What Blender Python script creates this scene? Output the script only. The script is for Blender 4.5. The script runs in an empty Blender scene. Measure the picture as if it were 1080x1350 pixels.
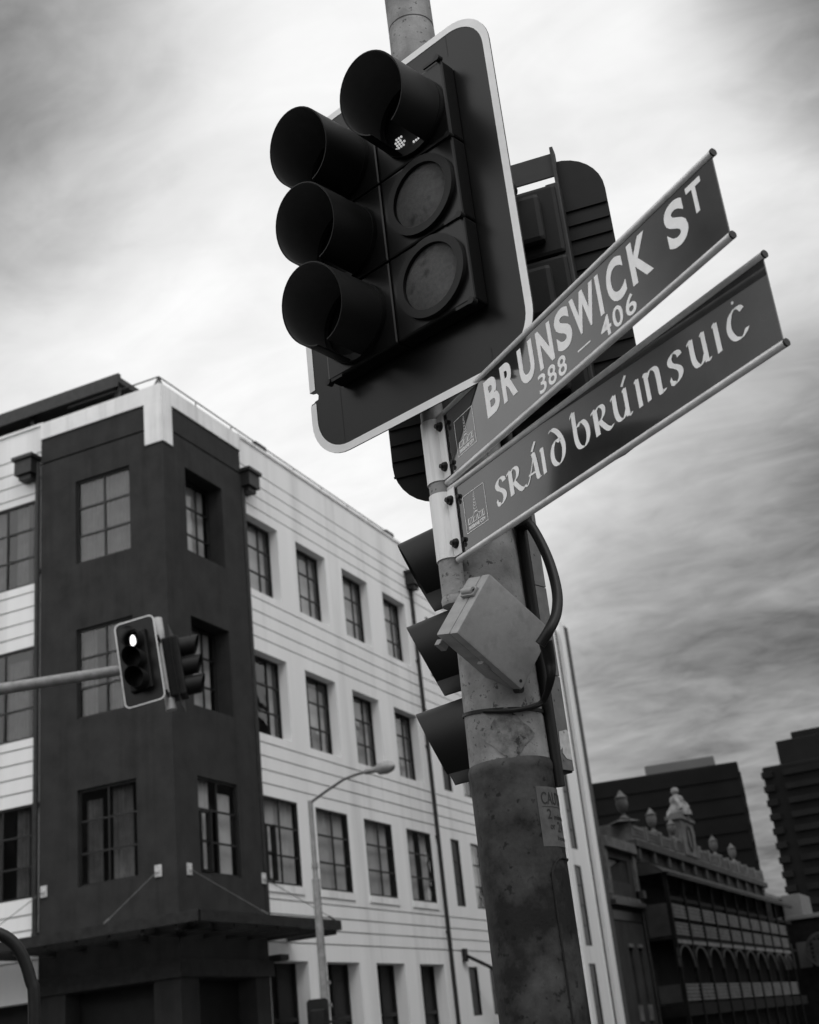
import bpy, bmesh, math, random
from mathutils import Vector, Matrix
R = math.radians
random.seed(7)
SC = bpy.context.scene
COL = SC.collection
PI = math.pi

# ------------------------------------------------------------------ materials
MATS = {}
def gray(name, v, rough=0.6, amp=0.0, scale=6.0, spec=0.5, bump=0.0, metal=0.0, coat=0.0,
         streak=False, v2=None, detail=6.0, thr=None, spots=0.0, stain=0.0):
    """neutral painted / metal / masonry surface with procedural wear"""
    if name in MATS: return MATS[name]
    m = bpy.data.materials.new(name); m.use_nodes = True
    nt = m.node_tree; b = nt.nodes['Principled BSDF']
    b.inputs['Roughness'].default_value = rough
    b.inputs['Metallic'].default_value = metal
    b.inputs['Specular IOR Level'].default_value = spec
    b.inputs['Coat Weight'].default_value = coat
    b.inputs['Coat Roughness'].default_value = 0.03
    if amp or bump:
        tc = nt.nodes.new('ShaderNodeTexCoord'); mp = nt.nodes.new('ShaderNodeMapping')
        nt.links.new(tc.outputs['Object'], mp.inputs['Vector'])
        mp.inputs['Scale'].default_value = (scale, scale, scale*(0.12 if streak else 1))
        n = nt.nodes.new('ShaderNodeTexNoise'); n.inputs['Detail'].default_value = detail
        n.inputs['Roughness'].default_value = 0.62; n.inputs['Scale'].default_value = 1
        nt.links.new(mp.outputs['Vector'], n.inputs['Vector'])
        r = nt.nodes.new('ShaderNodeMapRange')
        lo, hi = thr or (0.3, 0.72)
        r.inputs['From Min'].default_value = lo; r.inputs['From Max'].default_value = hi
        a, c = (v-amp, v+amp) if v2 is None else (v, v2)
        r.inputs['To Min'].default_value = max(a, 0.002); r.inputs['To Max'].default_value = c
        nt.links.new(n.outputs['Fac'], r.inputs['Value'])
        res = r.outputs['Result']
        def layer(res, sc, lo2, hi2, to, dt=3):
            m2 = nt.nodes.new('ShaderNodeMapping'); nt.links.new(tc.outputs['Object'], m2.inputs['Vector']); m2.inputs['Scale'].default_value = sc
            q = nt.nodes.new('ShaderNodeTexNoise'); q.inputs['Scale'].default_value = 1; q.inputs['Detail'].default_value = dt; q.inputs['Roughness'].default_value = .6
            nt.links.new(m2.outputs['Vector'], q.inputs['Vector'])
            w_ = nt.nodes.new('ShaderNodeMapRange'); w_.inputs['From Min'].default_value = lo2; w_.inputs['From Max'].default_value = hi2
            w_.inputs['To Min'].default_value = 1; w_.inputs['To Max'].default_value = to
            nt.links.new(q.outputs['Fac'], w_.inputs['Value'])
            k = nt.nodes.new('ShaderNodeMath'); k.operation = 'MULTIPLY'; nt.links.new(res, k.inputs[0]); nt.links.new(w_.outputs['Result'], k.inputs[1])
            return k.outputs[0]
        if spots: res = layer(res, (scale*spots,)*3, .60, .68, .25)
        if stain: res = layer(res, (stain, stain, stain*.06), .50, .75, .72, 6)
        nt.links.new(res, b.inputs['Base Color'])
        if bump:
            bp = nt.nodes.new('ShaderNodeBump'); bp.inputs['Strength'].default_value = bump
            bp.inputs['Distance'].default_value = 0.01
            n2 = nt.nodes.new('ShaderNodeTexNoise'); n2.inputs['Scale'].default_value = scale*9; n2.inputs['Detail'].default_value = 5
            nt.links.new(tc.outputs['Object'], n2.inputs['Vector'])
            nt.links.new(n2.outputs['Fac'], bp.inputs['Height'])
            nt.links.new(bp.outputs['Normal'], b.inputs['Normal'])
    else:
        b.inputs['Base Color'].default_value = (v, v, v, 1)
    MATS[name] = m; return m

def glass_mat():
    if 'window_glass' in MATS: return MATS['window_glass']
    m = bpy.data.materials.new('window_glass'); m.use_nodes = True
    nt = m.node_tree; nt.nodes.remove(nt.nodes['Principled BSDF'])
    out = nt.nodes['Material Output']
    tr = nt.nodes.new('ShaderNodeBsdfTransparent'); tr.inputs['Color'].default_value = (.82, .82, .82, 1)
    gl = nt.nodes.new('ShaderNodeBsdfGlossy'); gl.inputs['Roughness'].default_value = 0.03
    gl.inputs['Color'].default_value = (.85, .85, .85, 1)
    lw = nt.nodes.new('ShaderNodeLayerWeight'); lw.inputs['Blend'].default_value = .5
    pw = nt.nodes.new('ShaderNodeMath'); pw.operation = 'POWER'; pw.inputs[1].default_value = 4; nt.links.new(lw.outputs['Facing'], pw.inputs[0])
    fr = nt.nodes.new('ShaderNodeMath'); fr.operation = 'MULTIPLY_ADD'; fr.inputs[1].default_value = .8; fr.inputs[2].default_value = .06; nt.links.new(pw.outputs[0], fr.inputs[0])
    tc = nt.nodes.new('ShaderNodeTexCoord'); n = nt.nodes.new('ShaderNodeTexNoise'); n.inputs['Scale'].default_value = 1.3
    bp = nt.nodes.new('ShaderNodeBump'); bp.inputs['Strength'].default_value = .25; bp.inputs['Distance'].default_value = .05
    nt.links.new(tc.outputs['Object'], n.inputs['Vector']); nt.links.new(n.outputs['Fac'], bp.inputs['Height'])
    nt.links.new(bp.outputs['Normal'], gl.inputs['Normal'])
    mx = nt.nodes.new('ShaderNodeMixShader')
    nt.links.new(fr.outputs[0], mx.inputs['Fac']); nt.links.new(tr.outputs[0], mx.inputs[1]); nt.links.new(gl.outputs[0], mx.inputs[2])
    nt.links.new(mx.outputs[0], out.inputs['Surface'])
    MATS['window_glass'] = m; return m

def emit_mat(name, s):
    m = bpy.data.materials.new(name); m.use_nodes = True
    nt = m.node_tree; b = nt.nodes['Principled BSDF']
    b.inputs['Base Color'].default_value = (.8, .8, .8, 1)
    b.inputs['Emission Color'].default_value = (1, 1, 1, 1); b.inputs['Emission Strength'].default_value = s
    return m

M_white = lambda: gray('white_render', .80, .85, .05, .9, .3, .15, streak=True, stain=.9)
M_white2 = lambda: gray('white_trim', .78, .8, .06, 1.5, .3, .1, stain=3.5)
M_dark = lambda: gray('dark_painted_render', .034, .85, .008, 1.4, .12, .4, stain=3)
M_black = lambda: gray('black_plastic', .006, .5, .003, 9, .2)
M_visor = lambda: gray('visor_black', .008, .5, 0, 14, .2, v2=.022, thr=(.4,.75), stain=30)
M_board = lambda: gray('backboard_black', .006, .32, 0, 9, .22, v2=.014, thr=(.4,.75), spots=12)
M_boardback = lambda: gray('backboard_rear_black', .009, .55, .003, 7, .2)
M_line = lambda: gray('white_reflective_border', .8, .5, .05, 14, .4)
M_galv = lambda: gray('galvanised_steel', .14, .55, .06, 9, .5, .25, v2=.30, thr=(.25, .8), spots=7)
M_poled = lambda: gray('weathered_pole_paint', .08, .6, .0, 9, .4, .15, v2=.31, thr=(.32, .72), detail=9, spots=8, stain=22)
M_alu = lambda: gray('bright_aluminium', .7, .36, .12, 30, .6, .1, metal=.35)
M_clamp = lambda: gray('clamp_aluminium', .8, .45, .1, 22, .5, .1, streak=True, stain=60)
M_sign = lambda: gray('glossy_sign_film', .03, .06, .008, 12, .85, coat=.3)
M_letter = lambda: gray('white_sign_letters', .92, .5, .05, 40, .4)
M_steel = lambda: gray('dark_steel', .012, .55, .01, 6, .4)
M_frame = lambda: gray('dark_window_frame', .010, .5, .004, 4, .4)
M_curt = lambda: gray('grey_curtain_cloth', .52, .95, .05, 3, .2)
M_room = lambda: gray('dark_room', .03, .9)
M_box = lambda: gray('grey_enclosure_plastic', .27, .45, .02, 60, .4, .12, stain=25)
M_rub = lambda: gray('black_rubber', .009, .5, .003, 20, .25)
M_lens = lambda: gray('grey_lens', .10, .3, .03, 90, .45, .8, spots=.12)
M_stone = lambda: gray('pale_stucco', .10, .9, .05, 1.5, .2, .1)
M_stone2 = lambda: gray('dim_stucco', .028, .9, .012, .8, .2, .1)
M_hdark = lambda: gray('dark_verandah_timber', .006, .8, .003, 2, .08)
M_lat = lambda: gray('lattice_paint', .11, .8, .05, 2.2, .2)
M_tower = lambda: gray('dark_tower_cladding', .0045, .7, .002, .15, .1)
M_tower2 = lambda: gray('tower_band', .008, .7, .003, .2, .1)

# ------------------------------------------------------------------ object helpers
def obj(name, bm, mat, parent=None, smooth=False):
    bmesh.ops.remove_doubles(bm, verts=bm.verts, dist=1e-5) if smooth else None
    bmesh.ops.recalc_face_normals(bm, faces=bm.faces)
    me = bpy.data.meshes.new(name); bm.to_mesh(me); bm.free()
    me.materials.append(mat)
    if smooth:
        me.polygons.foreach_set('use_smooth', [True]*len(me.polygons))
        try: me.set_sharp_from_angle(angle=R(38))
        except Exception: pass
    o = bpy.data.objects.new(name, me); COL.objects.link(o)
    if parent: o.parent = parent
    return o
def objs(name, items, mat, parent=None, smooth=False):
    return [obj(name, b, mat, parent, smooth) for b in items]
def thing(name, label, cat, loc=(0, 0, 0), rz=0, group=None):
    o = bpy.data.objects.new(name, None); COL.objects.link(o)
    o.empty_display_size = .2
    o.location = loc; o.rotation_euler = (0, 0, rz)
    o['label'] = label; o['category'] = cat
    if group: o['group'] = group
    return o
def tag(o, label, cat, group=None):
    o['label'] = label; o['category'] = cat
    if group: o['group'] = group
    return o
def struct(name, bm, mat):
    o = obj(name, bm, mat); o['kind'] = 'structure'; return o
def NB(): return bmesh.new()
def copy_tree(o, parent=None):
    c = o.copy(); COL.objects.link(c)
    if parent: c.parent = parent
    for ch in list(o.children): copy_tree(ch, c)
    return c
def A(deg): return Vector((math.cos(R(deg)), math.sin(R(deg)), 0))
def face_rz(naz): return R(naz+90)     # local -Y looks along azimuth naz, local X to the viewer's right

def box(bm, x0, x1, y0, y1, z0, z1, bev=0.0, mtx=None):
    vs = [bm.verts.new(p) for p in ((x0,y0,z0),(x1,y0,z0),(x1,y1,z0),(x0,y1,z0),(x0,y0,z1),(x1,y0,z1),(x1,y1,z1),(x0,y1,z1))]
    fs = [bm.faces.new([vs[i] for i in f]) for f in ((0,3,2,1),(4,5,6,7),(0,1,5,4),(1,2,6,5),(2,3,7,6),(3,0,4,7))]
    if bev:
        es = list({e for f in fs for e in f.edges})
        r = bmesh.ops.bevel(bm, geom=es, offset=bev, segments=2, affect='EDGES', profile=.6)
        vs = list({v for f in r['faces'] for v in f.verts} | {v for v in vs if v.is_valid})
    if mtx is not None:
        for v in vs: v.co = mtx @ v.co
    return bm
def quad(bm, *ps):
    return bm.faces.new([bm.verts.new(p) for p in ps])
def smooth_path(pts, n=6):
    P = [Vector(p) for p in pts]
    if len(P) < 3: return P
    out = []
    for i in range(len(P)-1):
        p0 = P[i-1] if i else P[i]*2-P[i+1]
        p1, p2 = P[i], P[i+1]
        p3 = P[i+2] if i+2 < len(P) else P[i+1]*2-P[i]
        for k in range(n):
            t = k/n
            out.append(.5*((2*p1)+(-p0+p2)*t+(2*p0-5*p1+4*p2-p3)*t*t+(-p0+3*p1-3*p2+p3)*t**3))
    out.append(P[-1]); return out
def tube(bm, pts, r, seg=12, cap=True):
    P = [Vector(p) for p in pts]; n = len(P); rings = []
    rr = r if isinstance(r, (list, tuple)) else [r]*n
    prev = None
    for i in range(n):
        t = (P[min(i+1, n-1)]-P[max(i-1, 0)]).normalized()
        if prev is None:
            a = Vector((0, 0, 1)) if abs(t.z) < .9 else Vector((1, 0, 0))
            u = t.cross(a).normalized()
        else:
            u = (prev - t*prev.dot(t)).normalized()
        prev = u; w = t.cross(u)
        rings.append([bm.verts.new(P[i]+(u*math.cos(2*PI*k/seg)+w*math.sin(2*PI*k/seg))*rr[i]) for k in range(seg)])
    for a, b in zip(rings, rings[1:]):
        for k in range(seg): bm.faces.new((a[k], a[(k+1) % seg], b[(k+1) % seg], b[k]))
    if cap: bm.faces.new(rings[0][::-1]); bm.faces.new(rings[-1])
    return bm
def lathe(bm, prof, seg=32, axis='z', off=(0, 0, 0), cap=True):
    rings = []
    for r, h in prof:
        ring = []
        for k in range(seg):
            a = 2*PI*k/seg; c, s = r*math.cos(a), r*math.sin(a)
            p = (c, s, h) if axis == 'z' else ((c, h, s) if axis == 'y' else (h, c, s))
            ring.append(bm.verts.new(Vector(p)+Vector(off)))
        rings.append(ring)
    for a, b in zip(rings, rings[1:]):
        for k in range(seg): bm.faces.new((a[k], a[(k+1) % seg], b[(k+1) % seg], b[k]))
    if cap:
        bm.faces.new(rings[0][::-1]); bm.faces.new(rings[-1])
    return bm
def rrect(x0, x1, z0, z1, r, n=8):
    pts = []
    for cx, cz, a0 in ((x1-r, z1-r, 0), (x0+r, z1-r, 90), (x0+r, z0+r, 180), (x1-r, z0+r, 270)):
        for k in range(n+1):
            a = R(a0+90*k/n); pts.append((cx+r*math.cos(a), cz+r*math.sin(a)))
    return pts
def plate(bm, pts, y0, y1, hole=None):
    """outline in x,z made into a plate between y0 (front) and y1; hole has the same number of points"""
    n = len(pts)
    def ring(ps, y): return [bm.verts.new((x, y, z)) for x, z in ps]
    f, b = ring(pts, y0), ring(pts, y1)
    for k in range(n): bm.faces.new((f[k], f[(k+1) % n], b[(k+1) % n], b[k]))
    if hole:
        hf, hb = ring(hole, y0), ring(hole, y1)
        for k in range(n):
            j = (k+1) % n
            bm.faces.new((hf[k], hf[j], hb[j], hb[k]))
            bm.faces.new((f[k], f[j], hf[j], hf[k])); bm.faces.new((b[k], b[j], hb[j], hb[k]))
    else:
        bm.faces.new(f); bm.faces.new(b)
    return bm
def visor(bm, cx, cz, y, r, ltop, lbot, a0=-90, a1=270, th=.003, seg=40, skew=0.0):
    """tube hood leaving the plane y towards -y; angle 90 is its top"""
    full = (a1-a0) >= 360
    n = seg; O, I = [], []
    for k in range(n+(0 if full else 1)):
        a = R(a0+(a1-a0)*k/n); L = lbot+(ltop-lbot)*(1+math.sin(a))/2+skew*math.cos(a)
        col = []
        for rr in (r, r-th):
            for q in (0, .5, 1):
                col.append(bm.verts.new((cx+rr*(1-.03*q)*math.cos(a), y-L*q, cz+rr*(1-.03*q)*math.sin(a))))
        O.append(col)
    m = len(O)
    for k in range(m if full else m-1):
        a, b = O[k], O[(k+1) % m]
        for q in (0, 1):
            bm.faces.new((a[q], a[q+1], b[q+1], b[q])); bm.faces.new((a[3+q], b[3+q], b[4+q], a[4+q]))
        bm.faces.new((a[2], a[5], b[5], b[2]))
    return bm
def lens(bm, cx, cz, y, r, bulge=.012, seg=36):
    c = bm.verts.new((cx, y-bulge, cz)); prev = None
    for j in range(1, 6):
        t = j/5; rr = r*t; yb = y-bulge*(1-t*t)
        ring = [bm.verts.new((cx+rr*math.cos(2*PI*k/seg), yb, cz+rr*math.sin(2*PI*k/seg))) for k in range(seg)]
        for k in range(seg):
            if prev is None: bm.faces.new((c, ring[k], ring[(k+1) % seg]))
            else: bm.faces.new((prev[k], ring[k], ring[(k+1) % seg], prev[(k+1) % seg]))
        prev = ring
    return bm
def annulus(bm, cx, cz, y0, y1, r0, r1, seg=36):
    circ = lambda r: [(cx+r*math.cos(2*PI*k/seg), cz+r*math.sin(2*PI*k/seg)) for k in range(seg)]
    return plate(bm, circ(r1), y0, y1, circ(r0))

# ------------------------------------------------------------------ lettering
def text_mesh(body, bold=0.0, ext=.0):
    cu = bpy.data.curves.new('lettering', 'FONT'); cu.body = body; cu.offset = bold; cu.extrude = ext; cu.resolution_u = 6
    o = bpy.data.objects.new('lettering', cu); COL.objects.link(o)
    dg = bpy.context.evaluated_depsgraph_get(); dg.update()
    me = bpy.data.meshes.new_from_object(o.evaluated_get(dg))
    bpy.data.objects.remove(o); bpy.data.curves.remove(cu)
    return me
def add_text(bm, body, x0, x1, z0, z1, y, bold=0.0, warp=None, th=.0008, pad=None):
    """flat text squeezed into the box x0..x1, z0..z1 on the plane y (facing -y)"""
    me = text_mesh(body, bold, .5)
    vs = [v.co.copy() for v in me.vertices]
    ax, bx = min(v.x for v in vs), max(v.x for v in vs); ay, by = min(v.y for v in vs), max(v.y for v in vs)
    nv = []
    for v in vs:
        x = x0+(v.x-ax)/(bx-ax)*(x1-x0); z = z0+(v.y-ay)/(by-ay)*(z1-z0); yy = y-th*(v.z+.5)
        p = Vector((x, yy, z)); nv.append(bm.verts.new(warp(p) if warp else p))
    for f in me.polygons:
        try: bm.faces.new([nv[i] for i in f.vertices])
        except ValueError: pass
    bpy.data.meshes.remove(me); return bm
NIBC = [0]
def nib(bm, pts, x, z, s, y, w=.2, ang=12, sm=True, sx=1.0):
    """broad-pen stroke: the path swept by a slanted nib"""
    NIBC[0] += 1
    yy = y-.0006-.00004*(NIBC[0] % 12)
    P = smooth_path([(a, b, 0) for a, b in pts], 7) if sm else [Vector((a, b, 0)) for a, b in pts]
    n = Vector((math.cos(R(ang)), math.sin(R(ang)), 0))*w*.5
    L, Rr = [], []
    for i, p in enumerate(P):
        t = (P[min(i+1, len(P)-1)]-P[max(i-1, 0)]).normalized()
        pr = Vector((-t.y, t.x, 0))
        d = n.dot(pr)
        off = pr*max(abs(d), .028) + t*(n.dot(t))*(1 if d >= 0 else -1)*.6
        for arr, q in ((L, p+off), (Rr, p-off)):
            arr.append(bm.verts.new((x+q.x*s*sx, yy, z+q.y*s)))
    for i in range(len(P)-1):
        try: bm.faces.new((L[i], L[i+1], Rr[i+1], Rr[i]))
        except ValueError: pass
    return bm
def line(bm, x0, z0, x1, z1, y, w):
    d = Vector((x1-x0, z1-z0)); d.normalize(); n = Vector((-d.y, d.x))*w/2
    NIBC[0] += 1; yy = y-.0006-.00004*(NIBC[0] % 12)
    return quad(bm, (x0+n.x, yy, z0+n.y), (x1+n.x, yy, z1+n.y), (x1-n.x, yy, z1-n.y), (x0-n.x, yy, z0-n.y))

# ------------------------------------------------------------------ setting: ground, roads
def flat(x0, x1, y0, y1, z):
    bm = NB(); quad(bm, (x0, y0, z), (x1, y0, z), (x1, y1, z), (x0, y1, z)); return bm
M_asph = gray('asphalt', .035, .85, .012, 2.5, .3, .3)
M_pave = gray('concrete_paving', .11, .85, .03, 1.2, .3, .25)
struct('ground', flat(-700, 900, -700, 900, -.16), gray('dusty_earth', .07, .95, .02, .05, .2))
struct('road', flat(4.2, 21.5, -160, 260, -.146), M_asph)
bm = NB()
for a, b in ((-160, 4.2), (21.5, 260)): quad(bm, (a, 3.0, -.146), (b, 3.0, -.146), (b, 13.4, -.146), (a, 13.4, -.146))
struct('road', bm, M_asph)
def pavement(x0, x1, y0, y1):
    bm = NB(); box(bm, x0, x1, y0, y1, -.15, 0, .02); return struct('pavement', bm, M_pave)
for r in ((-160, 4.2, -160, 3.0), (21.5, 260, 13.4, 260), (-160, 4.2, 13.4, 260), (21.5, 260, -160, 3.0)): pavement(*r)
bm = NB(); box(bm, 9.6, 12.6, 14.6, 17.4, -.14, 0, .02); struct('traffic_island', bm, M_pave)
bm = NB()
for k in range(9): quad(bm, (6.2+k*1.7, 2.0, -.142), (6.9+k*1.7, 2.0, -.142), (6.9+k*1.7, 2.3, -.142), (6.2+k*1.7, 2.3, -.142))
for k in range(7): quad(bm, (22.2, 4.2+k*1.3, -.142), (25.2, 4.2+k*1.3, -.142), (25.2, 4.5+k*1.3, -.142), (22.2, 4.5+k*1.3, -.142))
struct('road_marking', bm, gray('road_paint', .6, .7, .1, 6))

# ------------------------------------------------------------------ main signal pole
PX, PY = 2.8286, .9994
TO = 199.46                       # azimuth from the pole to the viewer's corner
pole = thing('signal_pole', 'tall weathered steel pole in the foreground carrying traffic lights and street signs', 'pole', (PX, PY, 0), face_rz(TO))
bm = NB()
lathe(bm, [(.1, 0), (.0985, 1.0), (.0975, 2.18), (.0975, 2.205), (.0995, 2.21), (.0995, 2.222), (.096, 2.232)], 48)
obj('base_shaft', bm, gray('vignetted_base_paint', .009, .62, 0, 7, .2, .12, v2=.10, thr=(.42, .80), detail=10, spots=6, stain=11), pole, True)  # paint darkened further to carry the lens falloff low on the pole
bm = NB(); lathe(bm, [(.0945, 2.2325), (.0905, 2.5), (.0865, 2.9), (.0760, 3.7), (.0675, 4.418)], 48)
obj('upper_shaft', bm, M_poled(), pole, True)
bm = NB(); lathe(bm, [(.0665, 4.419), (.0655, 4.422), (.0655, 4.426), (.0675, 4.428), (.066, 5.3), (.0, 5.32)], 48, cap=False)
obj('top_shaft', bm, M_poled(), pole, True)
def cyl(r, ang, z):               # on the pole's skin; ang to the viewer's right of the front
    return Vector((r*math.sin(R(ang)), -r*math.cos(R(ang)), z))
def skin(bm, r, a0, a1, zf0, zf1, n=16, m=6):
    g = [[bm.verts.new(cyl(r, a0+(a1-a0)*i/n, zf0+(zf1-zf0)*j/m)) for i in range(n+1)] for j in range(m+1)]
    for j in range(m):
        for i in range(n): bm.faces.new((g[j][i], g[j][i+1], g[j+1][i+1], g[j+1][i]))
    return bm
st = obj('caution_sticker', skin(NB(), .0984, 30, 112, 2.03, 2.162), gray('faded_sticker', .085, .7, .03, 30, .3), pole, True)
def wrap(p): return cyl(.0987+(-p.y), p.x, p.z)
bm = NB()
for t, a0, a1, z0, z1, bo in (('CAUTION', 36, 104, 2.122, 2.15, .01), ('2', 43, 51, 2.09, 2.112, .01), ('minutes', 56, 90, 2.089, 2.1, 0), ('or', 46, 55, 2.067, 2.077, 0), ('24', 61, 77, 2.062, 2.085, .01), ('hours', 58, 86, 2.044, 2.054, 0)):
    add_text(bm, t, a0, a1, z0, z1, 0, bo, wrap, .0004)
skin(bm, .0991, 36, 104, 2.1165, 2.1178, 12, 1)
obj('printed_text', bm, gray('sticker_ink', .012, .7), st)
bm = NB()
n = 14; g = []
for j in range(n+1):
    row = []
    for i in range(n+1):
        s, t = i/n-.5, j/n-.5
        row.append(bm.verts.new(cyl(.0966, (s-t)*40+3+1.2*math.sin(11*s+4*t), 2.285+(s+t)*.062+.0015*math.sin(17*t))))
    g.append(row)
for j in range(n):
    for i in range(n): bm.faces.new((g[j][i], g[j][i+1], g[j+1][i+1], g[j+1][i]))
obj('tape_residue', bm, gray('tape_residue', .06, .7, .012, 40, .3, v2=.19, thr=(.35, .65), spots=1.5), pole, True)
bm = NB()
pts = [cyl(.0993, 36, .9+k*.1) for k in range(11)]
arc = [cyl(.0993, 36+22*(1-math.cos(R(a))), 1.955+.05*math.sin(R(a))) for a in range(0, 91, 15)]
pts = pts+arc+[cyl(.0993, x, 2.005) for x in (70, 85, 100, 115)]
tube(bm, pts, .0024, 6); obj('hand_hole_seam', bm, M_rub(), pole)

# ------------------------------------------------------------------ six lamp signal, seen from the front
BW0, BW1, BZ0, BZ1 = -.350, .397, 3.080, 4.120
sig = thing('traffic_signal', 'large six lamp traffic light with white edged black backboard, facing us', 'traffic light', (PX, PY, 0), face_rz(162), 'six lamp traffic lights on the foreground pole')
YB = -.20
out = rrect(BW0, BW1, BZ0, BZ1, .125, 10)
def bite(pts, y=None, r=.019, z=3.275):
    # bite out of the left edge near the bottom left corner
    res = []
    for i, p in enumerate(pts):
        res.append(p)
        q = pts[(i+1) % len(pts)]
        if abs(p[0]-q[0]) < 1e-6 and p[0] < 0 and p[1] > q[1]:
            for k, (dx, dz) in enumerate(((0, .022), (.010, .016), (.024, .013), (.031, .004), (.029, -.008), (.018, -.009), (.012, -.013), (.004, -.013), (.0, -.018))):
                res.append((p[0]+dx, z+dz))
    return res
outb = bite(out)
bm = NB(); plate(bm, outb, YB, YB+.003); board = obj('backboard', bm, M_board(), sig)
inn = rrect(BW0+.021, BW1-.021, BZ0+.021, BZ1-.021, .106, 10)
# border strip built in pieces that leave the bite open
bm = NB()
N = len(out)
for k in range(N):
    j = (k+1) % N
    a, b, c, d = out[k], out[j], inn[j], inn[k]
    segs = [(0, 1)]
    if abs(a[0]-b[0]) < 1e-6 and a[0] < 0 and a[1] > b[1]:
        L = a[1]-b[1]; segs = [(0, (a[1]-3.297)/L), ((a[1]-3.257)/L, 1)]
    for s, e in segs:
        lp = lambda p, q, t: (p[0]+(q[0]-p[0])*t, p[1]+(q[1]-p[1])*t)
        p = [lp(a, b, s), lp(a, b, e), lp(d, c, e), lp(d, c, s)]
        quad(bm, *[(x, YB-.0012, z) for x, z in p])
obj('border_strip', bm, M_line(), board)
bm = NB()
for z in (BZ0+.19,): line(bm, BW0+.112, BZ0+.001, BW0+.112, BZ1-.001, YB+.0002, .0025); line(bm, BW1-.135, BZ0+.001, BW1-.135, BZ0+.07, YB+.0002, .002); line(bm, BW1-.135, BZ1-.09, BW1-.135, BZ1-.001, YB+.0002, .002)
obj('panel_seam', bm, M_rub(), board)
HC, HZ = (-.112, .158), (3.380, 3.621, 3.862)
bm = NB()
for cx in HC:
    for cz in HZ: box(bm, cx-.134 if cx > 0 else cx-.116, cx+.116 if cx > 0 else cx+.134, YB-.052, YB-.0005, cz-.1185, cz+.1185, .006)
hous = obj('housing', bm, M_board(), sig)
for cz in (HZ[0]+.1205, HZ[1]+.1205, HZ[2]+.124, HZ[0]-.124):
    for cx in (HC[1]+.110, HC[0]-.110):
        bm = NB(); lathe(bm, [(.009, YB-.062), (.009, YB-.045)], 12, 'y', (cx, 0, cz))
        box(bm, cx-.05 if cx > 0 else cx, cx if cx > 0 else cx+.05, YB-.058, YB-.0525, cz-.004, cz+.004)
        obj('latch', bm, M_rub(), hous)
LED = [(.100+.0085*i+.004*(j % 2), 3.797+.0095*j) for j in range(4) for i in range(4) if not (i == 3 and j > 1)] + [(.160+.0085*i, 3.776+.0095*j) for j in range(2) for i in range(3)]
vis = {(0, 0), (0, 1), (0, 2), (1, 2)}
for i, cx in enumerate(HC):
    for j, cz in enumerate(HZ):
        bm = NB(); annulus(bm, cx, cz, YB-.066, YB-.051, .088, .109); bz = obj('bezel', bm, M_black(), sig, True)
        if (i, j) == (1, 2):
            bm = NB(); lens(bm, cx, cz, YB-.052, .1, .006); ln = obj('lens', bm, M_black(), sig, True)
            bm = NB()
            for px_, pz_ in LED:
                box(bm, px_-.0022, px_+.0022, YB-.0625, YB-.0585, pz_-.0022, pz_+.0022)
            obj('lit_diodes', bm, emit_mat('lit_diode', .32), ln)
        else:
            bm = NB(); lens(bm, cx, cz, YB-.054, .09, .016); obj('lens', bm, M_lens() if (i, j) in ((1, 0), (1, 1)) else M_black(), sig, True)
        if (i, j) in vis:
            g0 = -69 if i else -80
            bm = NB(); visor(bm, cx, cz, YB-.064, .1065, .170, .118, g0, 180-g0)
            vo = obj('visor', bm, M_visor(), sig, True)
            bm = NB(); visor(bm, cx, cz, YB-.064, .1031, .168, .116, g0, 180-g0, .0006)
            obj('visor_flare_liner', bm, gray('visor_flare_grey', .085, .8, .008, 20, .2), vo, True)  # added inner skin; its grey stands in for lens flare inside the hood
for z in (3.22, 4.0):
    bm = NB(); box(bm, -.03, .03, YB+.013, -.06, z-.012, z+.012, .003); box(bm, -.09, .09, YB+.0035, YB+.012, z-.02, z+.02, .002)
    obj('bracket', bm, M_galv(), sig)

# ------------------------------------------------------------------ six lamp signal turned away
rear = thing('traffic_signal', 'dark traffic light seen from behind, its ribbed backboard rising past the street signs', 'traffic light', (PX, PY, 0), face_rz(6), 'six lamp traffic lights on the foreground pole')
# local x here runs to the right of someone facing its lamps: u measured from our side is the mirror
YR = -.25
RB = (-.447, .283, 3.032, 4.012)
o2 = rrect(*RB, .135, 8); i2 = rrect(-.315, .165, 3.17, 3.965, .012, 8)
bm = NB(); plate(bm, o2, YR-.003, YR, i2); rb = obj('backboard', bm, M_boardback(), rear)
for k in range(16):
    z = 3.83-k*.05
    if z > 3.1: objs('stiffening_rib', [box(NB(), -.444, -.316, YR+.0002, YR+.006, z-.003, z+.003), box(NB(), .166, .28, YR+.0002, YR+.006, z-.003, z+.003)], M_boardback(), rb)
bm = NB(); plate(bm, rrect(RB[0]+.004, RB[1]-.004, RB[2]+.004, RB[3]-.004, .131, 8), YR-.0045, YR-.0032, rrect(RB[0]+.024, RB[1]-.024, RB[2]+.024, RB[3]-.024, .112, 8))
obj('border_strip', bm, M_line(), rb)
bm = NB()
for cx in (-.197, .047):
    for k in range(3):
        cz = 3.30+k*.238
        box(bm, cx-.117, cx+.117, YR-.06, YR+.07, cz-.116, cz+.116, .012)
        box(bm, cx-.07, cx+.07, YR+.0695, YR+.10, cz-.08, cz+.08, .015)
obj('housing', bm, M_boardback(), rear)
objs('mounting_rail', [box(NB(), -.325, -.285, YR+.004, YR+.06, 3.2, 3.90, .004), box(NB(), .135, .165, YR+.004, YR+.06, 3.2, 3.9, .004)], M_steel(), rear)
bm = NB(); box(bm, -.318, .18, YR+.012, YR+.018, 3.952, 4.032, .001); box(bm, -.322, -.312, YR-.01, YR+.03, 3.90, 4.046, .001)
box(bm, -.03, .03, YR+.018, -.05, 3.97, 4.01, .003)
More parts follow.
